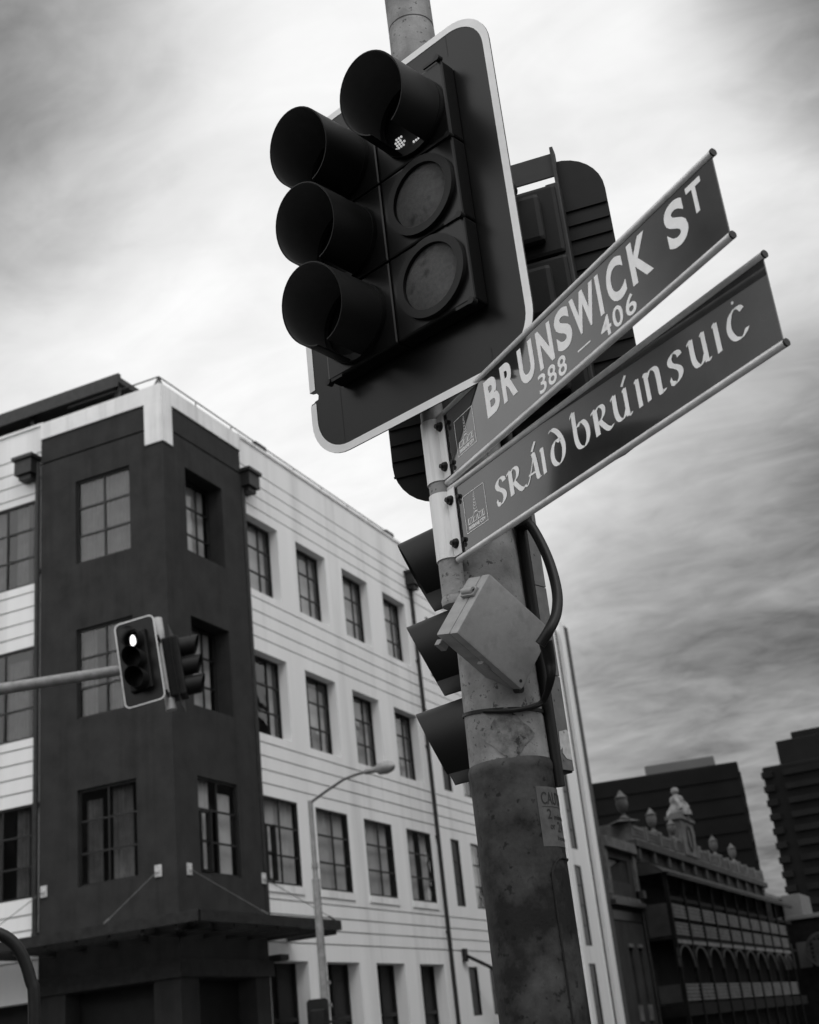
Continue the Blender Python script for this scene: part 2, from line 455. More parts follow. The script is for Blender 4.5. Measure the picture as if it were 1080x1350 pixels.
obj('bracket', bm, M_steel(), rear)
obj('bracket', box(NB(), -.03, .03, YR+.07, -.05, 3.16, 3.2, .003), M_steel(), rear)
bm = NB(); lathe(bm, [(.02, YR+.095), (.022, YR+.10), (.022, YR+.135), (.015, YR+.14)], 16, 'y', (-.19, 0, 3.88)); lathe(bm, [(.011, YR+.09), (.011, YR+.15)], 12, 'y', (-.185, 0, 3.79))
tube(bm, smooth_path([(-.19, YR+.13, 3.88), (-.18, YR+.16, 3.82), (-.185, YR+.14, 3.74), (-.15, YR+.11, 3.70)]), .012, 10)
obj('cable_gland', bm, M_rub(), rear, True)
for cx in (-.197, .047):
    for k in range(3):
        cz = 3.30+k*.238
        bm = NB(); lens(bm, cx, cz, YR-.062, .098, .012); obj('lens', bm, M_lens(), rear, True)
        bm = NB(); visor(bm, cx, cz, YR-.061, .111, .21, .16); obj('visor', bm, M_visor(), rear, True)

# ------------------------------------------------------------------ three lamp signal low on the pole, facing left away
side = thing('traffic_signal', 'three lamp traffic light low on the pole, black hoods pointing left', 'traffic light', (PX, PY, 0), face_rz(71))
# local -Y = azimuth 71, local X = azimuth 161 (towards the viewer)
SA = -.215
for cz in (2.868, 2.622, 2.376):
    bm = NB(); box(bm, SA-.12, SA+.12, -.20, -.085, cz-.12, cz+.12, .012); obj('housing', bm, M_black(), side)
    bm = NB(); lens(bm, SA, cz, -.2, .098, .014); obj('lens', bm, M_lens(), side, True)
    bm = NB(); visor(bm, SA, cz, -.199, .1125, .270, .163, -52, 232, .003, 48, -.076); obj('visor', bm, M_visor(), side, True)
bm = NB(); box(bm, -.246, -.176, -.075, -.004, 2.232, 2.95, .003); box(bm, -.232, -.19, -.09, -.07, 2.3, 2.9); rail = obj('upright_channel', bm, M_black(), side)
bm = NB()
for z0, z1 in ((2.236, 2.474), (2.476, 2.712), (2.714, 2.945)): box(bm, -.2455, -.1785, -.0035, .0005, z0, z1, .0012)
for z in (2.26, 2.33, 2.41, 2.44, 2.5, 2.6, 2.8): lathe(bm, [(.003, .0004), (.003, .0018)], 8, 'y', (-.235+.03*(z*7 % 1), 0, z))
obj('cover_plate', bm, gray('grey_channel_face', .10, .5, .03, 25, .5), rail)  # back face of the channel set paler than its sides
bm = NB()
poly = [(-.243, 2.262), (-.243, 2.335), (-.236, 2.338), (-.205, 2.330), (-.2015, 2.284), (-.212, 2.291), (-.208, 2.277), (-.222, 2.264)]
plate(bm, [(x, z) for x, z in poly], .0012, .0018); obj('torn_sticker', bm, gray('torn_white_sticker', .42, .8, .1, 60), rail)
objs('bracket', [box(NB(), -.19, -.04, -.05, -.035, z, z+.03, .002) for z in (2.32, 2.84)], M_galv(), side)

# ------------------------------------------------------------------ sign post and the two street signs
pv = Vector((PX, PY, 0))+A(158.6)*.119
post = thing('sign_post', 'short round galvanised pipe clamped beside the pole, holding both street signs', 'post', (pv.x, pv.y, 0), face_rz(TO))
bm = NB(); lathe(bm, [(.0292, 2.618), (.0292, 3.36)], 28); obj('pipe', bm, M_galv(), post, True)
bm = NB(); lathe(bm, [(.0225, 2.6), (.031, 2.603), (.0325, 2.617), (.030, 2.624)], 28); obj('end_cap', bm, M_galv(), post, True)
objs('bracket', [box(NB(), -.02, .07, .01, .03, z, z+.03, .002) for z in (2.66, 3.28)], M_galv(), post)

def emblem(bm, x0, z0, y):
    w, h, lw = .0915, .0965, .0013
    for a in ((0, 0, w, 0), (w, 0, w, h), (w, h, 0, h), (0, h, 0, 0)): line(bm, x0+a[0], z0+a[1], x0+a[2], z0+a[3], y, lw)
    c = x0+.046
    for k in range(6):                       # slender clock tower of stacked blocks
        ww = .0022+.0009*k; zz = z0+.085-k*.0078
        for s in (-1, 1): line(bm, c+s*ww, zz, c+s*ww, zz-.0055, y, .0009)
        line(bm, c-ww, zz-.0055, c+ww, zz-.0055, y, .0012)
    line(bm, c, z0+.092, c, z0+.085, y, .0009)
    pts = [(c-.012+.024*t/8, z0+.0335+.009*math.sin(PI*t/8)) for t in range(9)]
    for p, q in zip(pts, pts[1:]): line(bm, p[0], p[1], q[0], q[1], y, .0012)
    line(bm, c-.036, z0+.0335, c-.012, z0+.0335, y, .0012); line(bm, c+.012, z0+.0335, c+.036, z0+.0335, y, .0012)
    line(bm, c-.036, z0+.019, c+.036, z0+.019, y, .0012)
    for k in range(11):
        x = c-.034+k*.0068; line(bm, x, z0+.0195, x, z0+.032, y, .0013 if k % 3 else .003)
    add_text(bm, 'BRISBANE CITY', c-.036, c+.036, z0+.0055, z0+.0145, y, .02, None, .0006)
def street_sign(label, saz, z0, z1, uend, draw, ncut, sc):
    s = thing('street_sign', label, 'street sign', (PX*sc, PY*sc, 1.65*(1-sc)), face_rz(saz+90), 'street name signs on the foreground pole')
    s.scale = (sc, sc, sc)
    yf = -.08
    bm = NB(); box(bm, .010, uend, yf, yf+.003, z0+.004, z1-.004); pn = obj('panel', bm, M_sign(), s)
    for z in (z0, z1):
        bm = NB(); tube(bm, [(.009, yf+.0015, z), (uend+.004, yf+.0015, z)], .0078, 16)
        r = obj('edge_rail', bm, M_alu(), s, True)
        for x in (uend+.004,): obj('end_plug', lathe(NB(), [(.0080, x-.001), (.0080, x+.003)], 16, 'x', (0, yf+.0015, z)), M_steel(), r, True)
    # clamp: half sleeve round the post with a flange carrying two bolts
    zc0, zc1 = z0+.008, z1-.004
    loc = (Matrix.Rotation(-face_rz(saz+90), 4, 'Z') @ (Vector((pv.x-PX*sc, pv.y-PY*sc, 0))))/sc
    bm = NB(); lathe(bm, [(.0303, zc0), (.0328, zc0), (.0328, zc1), (.0303, zc1)], 40, 'z', (loc.x, loc.y, 0), cap=False)
    fx = loc.x+.029; fy = yf-.0032
    box(bm, fx-.003, fx+.034, fy-.003, fy, zc0, zc1, .0008); box(bm, fx, fx+.034, yf+.0065, yf+.0095, zc0, zc1, .0008)
    cl = obj('clamp', bm, M_clamp(), s, True)
    for z in (zc0+.03, zc1-.03):
        bm = NB()
        lathe(bm, [(.0105, fy-.0125), (.0105, fy-.005)], 6, 'y', (fx+.017, 0, z)); lathe(bm, [(.006, fy-.019), (.006, fy-.012)], 10, 'y', (fx+.017, 0, z)); lathe(bm, [(.0125, fy-.0055), (.0125, fy-.0031)], 16, 'y', (fx+.017, 0, z))
        obj('bolt', bm, M_steel(), cl)
    bm = NB()
    for k in range(ncut): box(bm, fx+.036, fx+.039, yf-.0016, yf-.0002, zc0+.008+k*.032, zc0+.026+k*.032)
    for z in (zc0+.03, zc1-.03): lathe(bm, [(.006, yf-.006), (.006, yf-.0005)], 10, 'y', (fx+.045, 0, z))
    obj('rivet_strip', bm, M_steel(), cl)
    draw(pn, yf)
    return s
def draw_top(pn, y):
    z0, z1 = 3.004, 3.099
    bm = NB()
    for ch, a, b in (('B', .237, .299), ('R', .314, .376), ('U', .394, .457), ('N', .475, .535), ('S', .5505, .610), ('W', .615, .705), ('I', .7135, .7265), ('C', .748, .809), ('K', .829, .897)):
        ov = .0015 if ch in 'SC' else 0
        add_text(bm, ch, a, b, z0-ov, z1+ov, y, .034)
    obj('street_name', bm, M_letter(), pn); bm = NB()
    add_text(bm, 'S', .951, 1.013, z0-.0015, z1+.0015, y, .034); add_text(bm, 'T', 1.024, 1.068, 3.034, 3.101, y, .026)
    obj('street_type', bm, M_letter(), pn); bm = NB()
    for word in ((('3', .459, .489), ('8', .498, .530), ('8', .539, .571)), (('4', .704, .740), ('0', .748, .782), ('6', .793, .827))):
        for ch, a, b in word: add_text(bm, ch, a, b, 2.9515, 2.997, y, .012)
        obj('house_number', bm, M_letter(), pn); bm = NB()
    line(bm, .617, 2.973, .665, 2.973, y, .0036); obj('dash', bm, M_letter(), pn); bm = NB()
    emblem(bm, .082, 2.9755, y); obj('council_emblem', bm, M_letter(), pn)
def draw_low(pn, y):
    bm = NB()
    s, z = .062, 2.793
    S = lambda pts, x, w=.25, ang=14, sx=1.0, sm=True: nib(bm, pts, x, z, s, y, w, ang, sm, sx)
    def ess(x, sx):
        S([(.60, .80), (.55, .93), (.40, 1.0), (.24, .95), (.14, .80), (.20, .64), (.36, .52), (.50, .38), (.53, .2), (.42, .05), (.25, -.01), (.1, .05)], x, .22, 10, sx)
        S([(.06, .22), (.1, .06), (.22, 0)], x, .16, 60, sx)
    def arr(x, sx=1.0):
        S([(.16, .98), (.16, .02)], x, .24, 6, sx, False)
        S([(-.06, .9), (.1, .98), (.16, .98)], x, .1, 60, sx)
        S([(.16, .86), (.34, 1.0), (.52, .98), (.62, .82), (.56, .62), (.40, .50), (.26, .46)], x, .2, 12, sx)
        S([(.34, .48), (.50, .26), (.68, .06), (.84, -.0), (.98, .08)], x, .2, 30, sx)
    def stem(x, sx=1.0, z0=.0, z1=1.0):
        S([(.12, z1), (.12, z0)], x, .2, 8, sx, False); S([(-.02, z1-.08), (.05, z1-.02), (.12, z1)], x, .08, 60, sx)
    def accent(x): S([(0, 1.12), (.26, 1.42)], x, .12, -20, 1, False)
    def uu(x, sx=1.0):
        S([(.12, 1), (.11, .5), (.14, .22), (.26, .04), (.42, .02), (.58, .12), (.68, .28)], x, .23, 10, sx)
        S([(-.08, .9), (.04, .98), (.12, 1)], x, .1, 60, sx)
        stem(x+.58*s*sx, sx); S([(.70, .06), (.80, -.01), (.90, .06)], x, .1, 30, sx)
    ess(.197, 1.1)
    arr(.252, 1.05)
    S([(.74, .98), (.55, .55), (.30, .12), (.14, .0), (.02, .06)], .312, .09, 30); S([(.66, 1.04), (.74, .98), (.80, .6), (.86, .06), (1.0, .0)], .312, .23, 8); S([(.32, .3), (.84, .3)], .312, .075, 85, 1, False); accent(.354)
    stem(.3825)
    S([(.10, 1.36), (.30, 1.38), (.52, 1.2), (.70, .9), (.78, .55), (.70, .2), (.50, .01), (.28, .03), (.13, .25), (.13, .58), (.28, .84), (.46, .9), (.62, .8)], .4165, .22, 12, 1.03)
    S([(.12, 1.44), (.10, .9), (.10, .4), (.2, .1), (.4, .0), (.6, .06), (.74, .3), (.74, .62), (.6, .88), (.42, .94), (.26, .82)], .5045, .22, 10, 1.02); S([(-.08, 1.3), (.04, 1.42), (.12, 1.44)], .5045, .1, 60)
    arr(.572, 1.02)
    uu(.640, .98); accent(.676)
    stem(.7145)
    stem(.7415, .97); S([(.14, .78), (.30, .96), (.50, 1.0), (.66, .88), (.70, .6), (.70, .06), (.82, -.01), (.92, .06)], .7415, .23, 10, .97)
    ess(.812, 1.05)
    uu(.878, .93)
    stem(.946)
    S([(.76, .84), (.66, .97), (.48, 1.0), (.28, .88), (.15, .6), (.15, .36), (.28, .1), (.48, .0), (.68, .05), (.82, .2)], .977, .21, 12, 1.02)
    bmesh.ops.create_circle(bm, cap_ends=True, segments=10, radius=.0034, matrix=Matrix.Translation((1.007, y-.0008, z+.076)) @ Matrix.Rotation(R(90), 4, 'X'))
    obj('street_name', bm, M_letter(), pn); bm = NB()
    emblem(bm, .064, 2.777, y); obj('council_emblem', bm, M_letter(), pn)
street_sign('upper dark street sign with white capitals reading BRUNSWICK ST and numbers 388 to 406', 51.5, 2.938, 3.121, 1.108, draw_top, 4, .9777)
street_sign('lower dark street sign with white uncial lettering reading SRAID BRUINSUIC', 55.4, 2.731, 2.917, 1.098, draw_low, 5, .9786)

# ------------------------------------------------------------------ grey enclosure, tilted like a diamond
bo = thing('junction_box', 'tilted grey plastic junction box with a lock, strapped to the pole below the signs', 'junction box', (2.6787, .9135, 2.5009))
nv_, e1, e2 = Vector((-.507, -.8267, -.244)), Vector((.3387, -.4514, .8256)), Vector((-.7926, .336, .5088))
bo.rotation_euler = Matrix((e1, e2, nv_)).transposed().to_euler()
a, b, dp = .083, .109, .085
bm = NB(); box(bm, -a, a, -b, b, -dp, -.034, .007); obj('base', bm, M_box(), bo, True)
bm = NB(); box(bm, -a-.001, a+.001, -b-.001, b+.001, -.0325, 0, .007); obj('lid', bm, M_box(), bo, True)
bm = NB(); box(bm, -a+.003, a-.003, -b+.003, b-.003, -.036, -.031); obj('gasket', bm, M_rub(), bo)
bm = NB()
lathe(bm, [(.0085, -.052), (.0085, -.014)], 16, 'z', (.03, b+.009, 0)); box(bm, .018, .042, b-.001, b+.009, -.058, -.010, .002); lathe(bm, [(.0055, -.0138), (.0055, -.0125)], 12, 'z', (.03, b+.009, 0))
lk = obj('lock', bm, M_box(), bo, True)
bm = NB(); lathe(bm, [(.0042, -.0125), (.0042, -.0118)], 12, 'z', (.03, b+.009, 0)); obj('keyhole', bm, M_rub(), lk)
bm = NB(); box(bm, -a-.008, -a+.001, -.02, .004, -.04, -.02, .002); lathe(bm, [(.006, -.045), (.006, -.02)], 10, 'z', (a*.3, -b-.004, 0)); obj('hinge', bm, M_box(), bo, True)
objs('mounting_bracket', [box(NB(), -a-.012, -a+.004, b-.045, b-.02, -.105, -.0855, .002), box(NB(), -.03, .03, -.03, .03, -.125, -.0855, .004), box(NB(), -a-.006, -a+.004, -b+.02, -b+.035, -.1, -.0855, .002)], M_galv(), bo)
objs('screw', [lathe(NB(), [(.004, -.001), (.004, .0008)], 12, 'z', (-a+.014, -b+.014, 0)), lathe(NB(), [(.009, -.03), (.009, -.01)], 10, 'z', (-a+.004, -b-.004, 0))], M_steel(), bo)

# ------------------------------------------------------------------ cables
bm = NB()
tube(bm, smooth_path([(2.838, .898, 2.85), (2.836, .883, 2.815), (2.826, .860, 2.79), (2.801, .826, 2.696), (2.766, .806, 2.6), (2.735, .806, 2.535), (2.705, .82, 2.49), (2.70, .845, 2.46)], 8), .0125, 12)
lathe(bm, [(.02, 2.80), (.024, 2.805), (.024, 2.84), (.016, 2.85)], 12, 'z', (2.836, .885, 0))
tag(obj('flexible_conduit', bm, M_rub(), None, True), 'thick black flexible conduit looping from the lower street sign down to the grey box', 'cable')
def pc(ang, r, z): return Vector((PX, PY, z))+A(TO)*(r*math.cos(R(ang)))+A(TO+90)*(r*math.sin(R(ang)))
pth = smooth_path([(2.735, .842, 2.475), (2.752, .844, 2.43), (2.757, .85, 2.392), pc(58, .112, 2.358), pc(36, .107, 2.341), pc(14, .1035, 2.335), pc(-6, .101, 2.338), pc(-26, .0985, 2.345)], 8)
bm = NB(); tube(bm, pth, [max(.0055, .0165-.00022*k-(.004 if k > 20 else .0002*k)) for k in range(len(pth))], 12)
tag(obj('drooping_cable', bm, M_rub(), None, True), 'black cable drooping under the grey box and wrapping the front of the pole', 'cable')
bm = NB(); tube(bm, [(2.853, .8965, z) for z in (2.168, 2.4, 2.6, 2.9, 3.1)], .0135, 12)
tag(obj('vertical_cable', bm, M_rub(), None, True), 'straight black cable running down the right edge of the pole to the caution sticker', 'cable')
bm = NB()
for k in range(48):
    a0, a1 = 2*PI*k/48, 2*PI*(k+1)/48
    zc = lambda a: 2.352+.012*math.sin(a+.6)
    pr = [(.094, -.004), (.0965, -.004), (.0965, .004), (.094, .004)]
    q = [[(r*math.cos(a)+PX, r*math.sin(a)+PY, zc(a)+h) for r, h in pr] for a in (a0, a1)]
    for j in range(4): quad(bm, q[0][j], q[1][j], q[1][(j+1) % 4], q[0][(j+1) % 4])
tag(obj('strap', bm, M_rub(), None), 'thin black strap tied round the pole beneath the grey box', 'strap')

# ------------------------------------------------------------------ white corner building
BX, BY = 24.794, 16.889
bld = thing('corner_building', 'four storey white rendered building with a dark painted corner, metal windows and ribbed end bay', 'building', (BX, BY, 0))
def m_right(u, z, d): return (u, d, z)
def m_left(u, z, d): return (d, u, z)
def grid_wall(mp, u0, u1, z0, z1, holes, grooves=(), base=0.0):
    """wall skin with recessed grooves and openings with reveals; holes = (u0,u1,z0,z1,reveal)"""
    us = sorted({u0, u1} | {h[0] for h in holes} | {h[1] for h in holes})
    zs = {z0, z1} | {h[2] for h in holes} | {h[3] for h in holes}
    for g in grooves: zs |= {g-.024, g+.024}
    zs = sorted(z for z in zs if z0 <= z <= z1); us = [u for u in us if u0 <= u <= u1]
    def cell(i, j):
        if i < 0 or j < 0 or i >= len(us)-1 or j >= len(zs)-1: return None
        u, z = (us[i]+us[i+1])/2, (zs[j]+zs[j+1])/2
        for h in holes:
            if h[0] < u < h[1] and h[2] < z < h[3]: return (base+h[4], False)
        for g in grooves:
            if abs(z-g) < .024: return (base+.075, True)
        return (base, True)
    bm = NB()
    for i in range(len(us)-1):
        for j in range(len(zs)-1):
            c = cell(i, j)
            ua, ub, za, zb = us[i], us[i+1], zs[j], zs[j+1]
            if c[1]: quad(bm, mp(ua, za, c[0]), mp(ub, za, c[0]), mp(ub, zb, c[0]), mp(ua, zb, c[0]))
            e = cell(i+1, j)
            if e and e[0] != c[0]: quad(bm, mp(ub, za, c[0]), mp(ub, zb, c[0]), mp(ub, zb, e[0]), mp(ub, za, e[0]))
            e = cell(i, j+1)
            if e and e[0] != c[0]: quad(bm, mp(ua, zb, c[0]), mp(ub, zb, c[0]), mp(ub, zb, e[0]), mp(ua, zb, e[0]))
    return bm
def mbox(bm, mp, u0, u1, z0, z1, d0, d1):
    p = [mp(u, z, d) for u in (u0, u1) for z in (z0, z1) for d in (d0, d1)]
    v = [bm.verts.new(q) for q in p]
    for f in ((0, 1, 3, 2), (4, 6, 7, 5), (0, 4, 5, 1), (2, 3, 7, 6), (0, 2, 6, 4), (1, 5, 7, 3)): bm.faces.new([v[i] for i in f])
    return bm
def window(mp, u0, u1, z0, z1, d, cols, rows, curt=1.0, parent=None, openc=None, dark=False):
    par = parent or bld
    bm = NB(); fw = .055
    mbox(bm, mp, u0, u1, z0, z0+fw, d-.06, d); mbox(bm, mp, u0, u1, z1-fw, z1, d-.06, d)
    mbox(bm, mp, u0, u0+fw, z0+fw, z1-fw, d-.06, d); mbox(bm, mp, u1-fw, u1, z0+fw, z1-fw, d-.06, d)
    zz = [z0+(z1-z0)*k/rows for k in range(rows+1)]; uu = [u0+(u1-u0)*k/cols for k in range(cols+1)]
    for k in range(1, rows):
        w = .045
        mbox(bm, mp, u0+fw, u1-fw, zz[k]-w/2, zz[k]+w/2, d-.052, d-.004)
    for k in range(1, cols): mbox(bm, mp, uu[k]-.02, uu[k]+.02, z0+fw, z1-fw, d-.048, d-.002)
    w = obj('window', bm, M_frame(), par)
    bm = NB(); skip = openc or set()
    for i in range(cols):
        for j in range(rows):
            if (i, j) in skip: continue
            t = random.uniform(-.008, .008)
            quad(bm, mp(uu[i]+.02, zz[j]+.02, d-.02+t), mp(uu[i+1]-.02, zz[j]+.02, d-.02-t), mp(uu[i+1]-.02, zz[j+1]-.02, d-.02-t), mp(uu[i]+.02, zz[j+1]-.02, d-.02+t))
    obj('pane', bm, gray('dark_backed_glass', .015, .35, .004, 2, .25) if dark else glass_mat(), w)
    if curt:
        bm = NB(); spans = []
        full = random.random() < curt*.55
        if full: spans = [(u0+.05, u1-.05)]
        else:
            a = u0+.05+random.uniform(0, .2)*(u1-u0); spans = [(a, a+random.uniform(.2, .34)*(u1-u0)), (u1-.05-random.uniform(.2, .42)*(u1-u0), u1-.08)]
        for a, b in spans:
            n = max(6, int((b-a)/.045)); zt = z1-.02-random.choice((0, 0, .0, .5))*(z1-z0)*.2
            row = [(a+(b-a)*k/n, d+.12+.022*math.sin(k*1.9+a)+.012*math.sin(k*.7)) for k in range(n+1)]
            for (x, y), (x2, y2) in zip(row, row[1:]): quad(bm, mp(x, z0+.02, y), mp(x2, z0+.02, y2), mp(x2, zt, y2), mp(x, zt, y))
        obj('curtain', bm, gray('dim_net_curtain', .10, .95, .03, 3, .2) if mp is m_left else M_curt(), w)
    return w
G1 = [17.42, 17.03, 16.65, 16.27]; G2 = [13.50, 13.11, 12.72, 12.36]; G3 = [9.46, 9.10, 8.74, 8.38]; G4 = [5.48, 5.13, 4.79, 4.45]
GR = G1+G2+G3+G4
WZ = [(5.86, 8.06), (9.70, 11.97), (13.72, 15.95)]
TZ = [(5.88, 8.12), (9.84, 12.11), (13.86, 16.17)]
cols = [(3.93, 5.86), (6.86, 8.76), (9.80, 11.68), (12.74, 14.60)]
holes = []
for u0, u1 in cols:
    holes += [(u0, u1, *WZ[0], .07), (u0, u1-.04, *WZ[1], .34), (u0, u1-.06, *WZ[2], .34), (u0, u1, 0, 4.01, .45)]
more = [(16.25, 17.0), (18.0, 19.7), (20.9, 22.6), (23.8, 25.5), (26.6, 28.2)]
for u0, u1 in more:
    for z0, z1 in WZ: holes.append((u0, u1, z0, z1, .08))
holes += [(16.55, 17.35, 2.45, 3.95, .08), (18.4, 20.2, 2.45, 3.95, .08), (21, 24.5, 0, 3.95, .4), (25.5, 28.3, 0, 3.95, .4)]
slots = [(29.42, 30.32, .8, 4.17), (29.42, 30.32, 4.87, 8.16), (29.42, 30.32, 8.84, 12.15), (29.42, 30.32, 12.85, 16.1)]
holes += [(*s, .06) for s in slots]
bm = grid_wall(m_right, 3.76, 28.9, 0, 18.24, holes, GR); obj('rendered_wall', bm, M_white(), bld)
bm = grid_wall(m_right, 28.9, 31.75, 0, 19.2, holes, (), -.06); mbox(bm, m_right, 28.897, 28.9, 0, 19.2, -.06, .1); bay = obj('end_bay_wall', bm, M_white(), bld); bay.location.y = .09
lcols = [(4.13, 6.03), (7.4, 9.3), (10.7, 12.6), (14, 15.9)]
lholes = []
for u0, u1 in lcols:
    lholes += [(u0, u1, *z, .09) for z in ((5.86, 8.06), (9.68, 12.04), (13.72, 16.07))] + [(u0-.1, u1+.1, 0, 3.55, .4)]
bm = grid_wall(m_left, 3.86, 18.0, 0, 18.2, lholes, GR); obj('rendered_wall', bm, M_white(), bld)
# dark corner, standing 8 cm proud
th = [(.97, 2.72, TZ[0][0], TZ[0][1], .10), (.97, 2.72, TZ[1][0], TZ[1][1], .52), (.97, 2.72, TZ[2][0], TZ[2][1], .52), (.7, 3.1, 0, 3.6, .5)]
bm = grid_wall(m_right, 0, 3.76, 0, 17.72, th, (17.0,)); mbox(bm, m_right, 3.757, 3.76, 0, 17.72, 0, .1)
dw = obj('corner_wall', bm, M_dark(), bld); dw['label'] = 'dark painted corner wall'
th = [(1.04, 2.74, *TZ[0], .13), (1.04, 2.74, *TZ[1], .13), (1.04, 2.74, *TZ[2], .13), (.7, 3.1, 0, 3.6, .5)]
bm = grid_wall(m_left, 0, 3.86, 0, 17.72, th, (17.0,))
obj('corner_wall', bm, M_dark(), bld)
# make the dark corner proud of the white walls by moving the white walls back
for o in bld.children:
    if o.name.startswith('rendered_wall'):
        if o.name == 'rendered_wall': o.location.y = .09
        else: o.location.x = .09
# parapet bands
bm = NB()
mbox(bm, m_right, .0, 3.80, 17.72, 18.20, -.035, .3); mbox(bm, m_left, .3, 3.86, 17.72, 18.20, -.035, .3)
mbox(bm, m_right, -.034, .42, 16.55, 17.719, -.034, .15); mbox(bm, m_left, .151, .52, 16.55, 17.719, -.034, .15)
mbox(bm, m_right, .10, .16, 16.56, 18.18, -.05, -.036); 
mbox(bm, m_right, -.036, -.001, 17.72, 18.2, -.036, .3)
obj('corner_parapet', bm, M_white2(), bld)
bm = NB(); mbox(bm, m_right, 3.8, 28.89, 18.241, 18.33, .05, .42); mbox(bm, m_left, 3.862, 18, 18.201, 18.28, .05, .42); obj('coping', bm, M_white2(), bld)
for u0, u1 in cols: obj('sill', mbox(NB(), m_right, u0-.06, u1+.06, 5.66, 5.855, .055, .12), M_white2(), bld)
# windows
op = [{(0, 0), (0, 1)}, None, None, None]
for k, (u0, u1) in enumerate(cols):
    window(m_right, u0, u1, *WZ[0], .09+.07, 2, 3, 1.0, openc=op[k])
    window(m_right, u0, u1-.04, *WZ[1], .09+.34, 3, 3, 1.5); window(m_right, u0, u1-.06, *WZ[2], .09+.34, 3, 3, 1.5)
for u0, u1 in more:
    for z0, z1 in WZ: window(m_right, u0, u1, z0, z1, .17, 1 if u1-u0 < 1 else 2, 3, .3, dark=u1-u0 < 1)
for u0, u1, z0, z1 in slots: window(m_right, u0, u1, z0, z1, .09, 1, 4, 0, dark=True)
for u0, u1, z0, z1 in ((16.55, 17.35, 2.45, 3.95), (18.4, 20.2, 2.45, 3.95)): window(m_right, u0, u1, z0, z1, .17, 1, 2, 0, dark=True)
for u0, u1 in lcols:
    for z in ((5.86, 8.06), (9.68, 12.04), (13.72, 16.07)): window(m_left, u0, u1, *z, .18, 2, 3, 1.0)
for z in TZ: window(m_left, 1.04, 2.74, *z, .13, 2, 3, 1.0, openc={(0, 0)} if z is TZ[0] else None)
window(m_right, .97, 2.72, *TZ[0], .10, 2, 3, 1.2, openc={(0, 0), (0, 1)})
for z in TZ[1:]: window(m_right, .97, 2.72, *z, .50, 3, 3, 2.5)
for (a, b), z in ((cols[0], WZ[0]), ((.97, 2.72), TZ[0])):
    bm = NB(); mbox(bm, m_right, a+.1, a+.16, z[0]+.05, z[0]+1.45, .02, .1); mbox(bm, m_right, a+.42, a+.47, z[0]+.05, z[0]+1.45, -.05, .1); mbox(bm, m_right, a+.161, a+.419, z[0]+.72, z[0]+.77, 0, .06); mbox(bm, m_right, a+.161, a+.419, z[0]+.05, z[0]+.1, 0, .06); mbox(bm, m_right, a+.161, a+.419, z[0]+1.40, z[0]+1.45, 0, .06)
    obj('open_casement', bm, M_frame(), bld)
# shopfront recesses
for (u0, u1) in cols:
    bm = NB(); mbox(bm, m_right, u0, u1, 0, 4.01, .54, .6)
    for k in range(3): mbox(bm, m_right, u0+.02+k*(u1-u0-.1)/2, u0+.09+k*(u1-u0-.1)/2, 0, 4.0, .46, .535)
    mbox(bm, m_right, u0+.02, u1-.02, 2.6, 2.7, .47, .53)
    obj('shopfront', bm, M_frame(), bld)
objs('shopfront', [mbox(NB(), m_right, .7, 3.1, 0, 3.6, .5, .55), mbox(NB(), m_left, .7, 3.1, 0, 3.6, .5, .55), mbox(NB(), m_right, 21, 28.3, 0, 3.95, .5, .56)] + [mbox(NB(), m_left, u0-.1, u1+.1, 0, 3.55, .49, .55) for u0, u1 in lcols], M_frame(), bld)
bm = NB(); mbox(bm, m_right, 1.0, 33.2, .02, 17.5, 1.0, 18); obj('interior', bm, M_room(), bld)
bm = NB(); mbox(bm, m_right, .3, 33, 17.55, 17.7, .3, 18); obj('roof', bm, gray('roof_sheet', .2, .7, .03, .5), bld)
# ribbed end bay
bm = NB()
mbox(bm, m_right, 32.42, 33.12, 0, 19.75, -.06, .8); mbox(bm, m_right, 31.70, 31.75, 0, 19.3, .0, .7)
obj('end_pilaster', bm, M_white(), bld)
obj('recess', mbox(NB(), m_right, 31.751, 32.419, 0, 19.3, .12, .8), M_steel(), bld)
obj('end_wall', mbox(NB(), m_right, 33.121, 33.9, 0, 19.75, -.02, 18), gray('dark_end_paint', .05, .8, .01, 2), bld)
# rainwater pipes and hopper heads
def pipe(mp, u, z0, z1, d, hz, name='downpipe'):
    bm = NB(); tube(bm, [mp(u, z0, d), mp(u, z1, d)], .065, 10)
    for z in (2, 5, 8, 11, 14): 
        if z < z1: mbox(bm, mp, u-.085, u+.085, z-.05, z+.05, d-.02, d+.08)
    p = obj(name, bm, M_steel(), bld, False)
    bm = NB()
    if hz:
        mbox(bm, mp, u-.28+hz[1], u+.28+hz[1], hz[0], hz[0]+.42, d-.3, d+.08); mbox(bm, mp, u-.34+hz[1], u+.34+hz[1], hz[0]+.42, hz[0]+.52, d-.36, d+.09)
        mbox(bm, mp, u-.2+hz[1], u+.2+hz[1], hz[0]-.14, hz[0], d-.22, d+.07)
        obj('hopper_head', bm, M_steel(), p)
pipe(m_right, 3.86, 4.6, 16.9, .02, (16.62, .18)); pipe(m_left, 3.99, 4.6, 17.1, .02, (16.75, .26))
pipe(m_right, 15.08, 0, 16.9, .02, (16.75, 0))
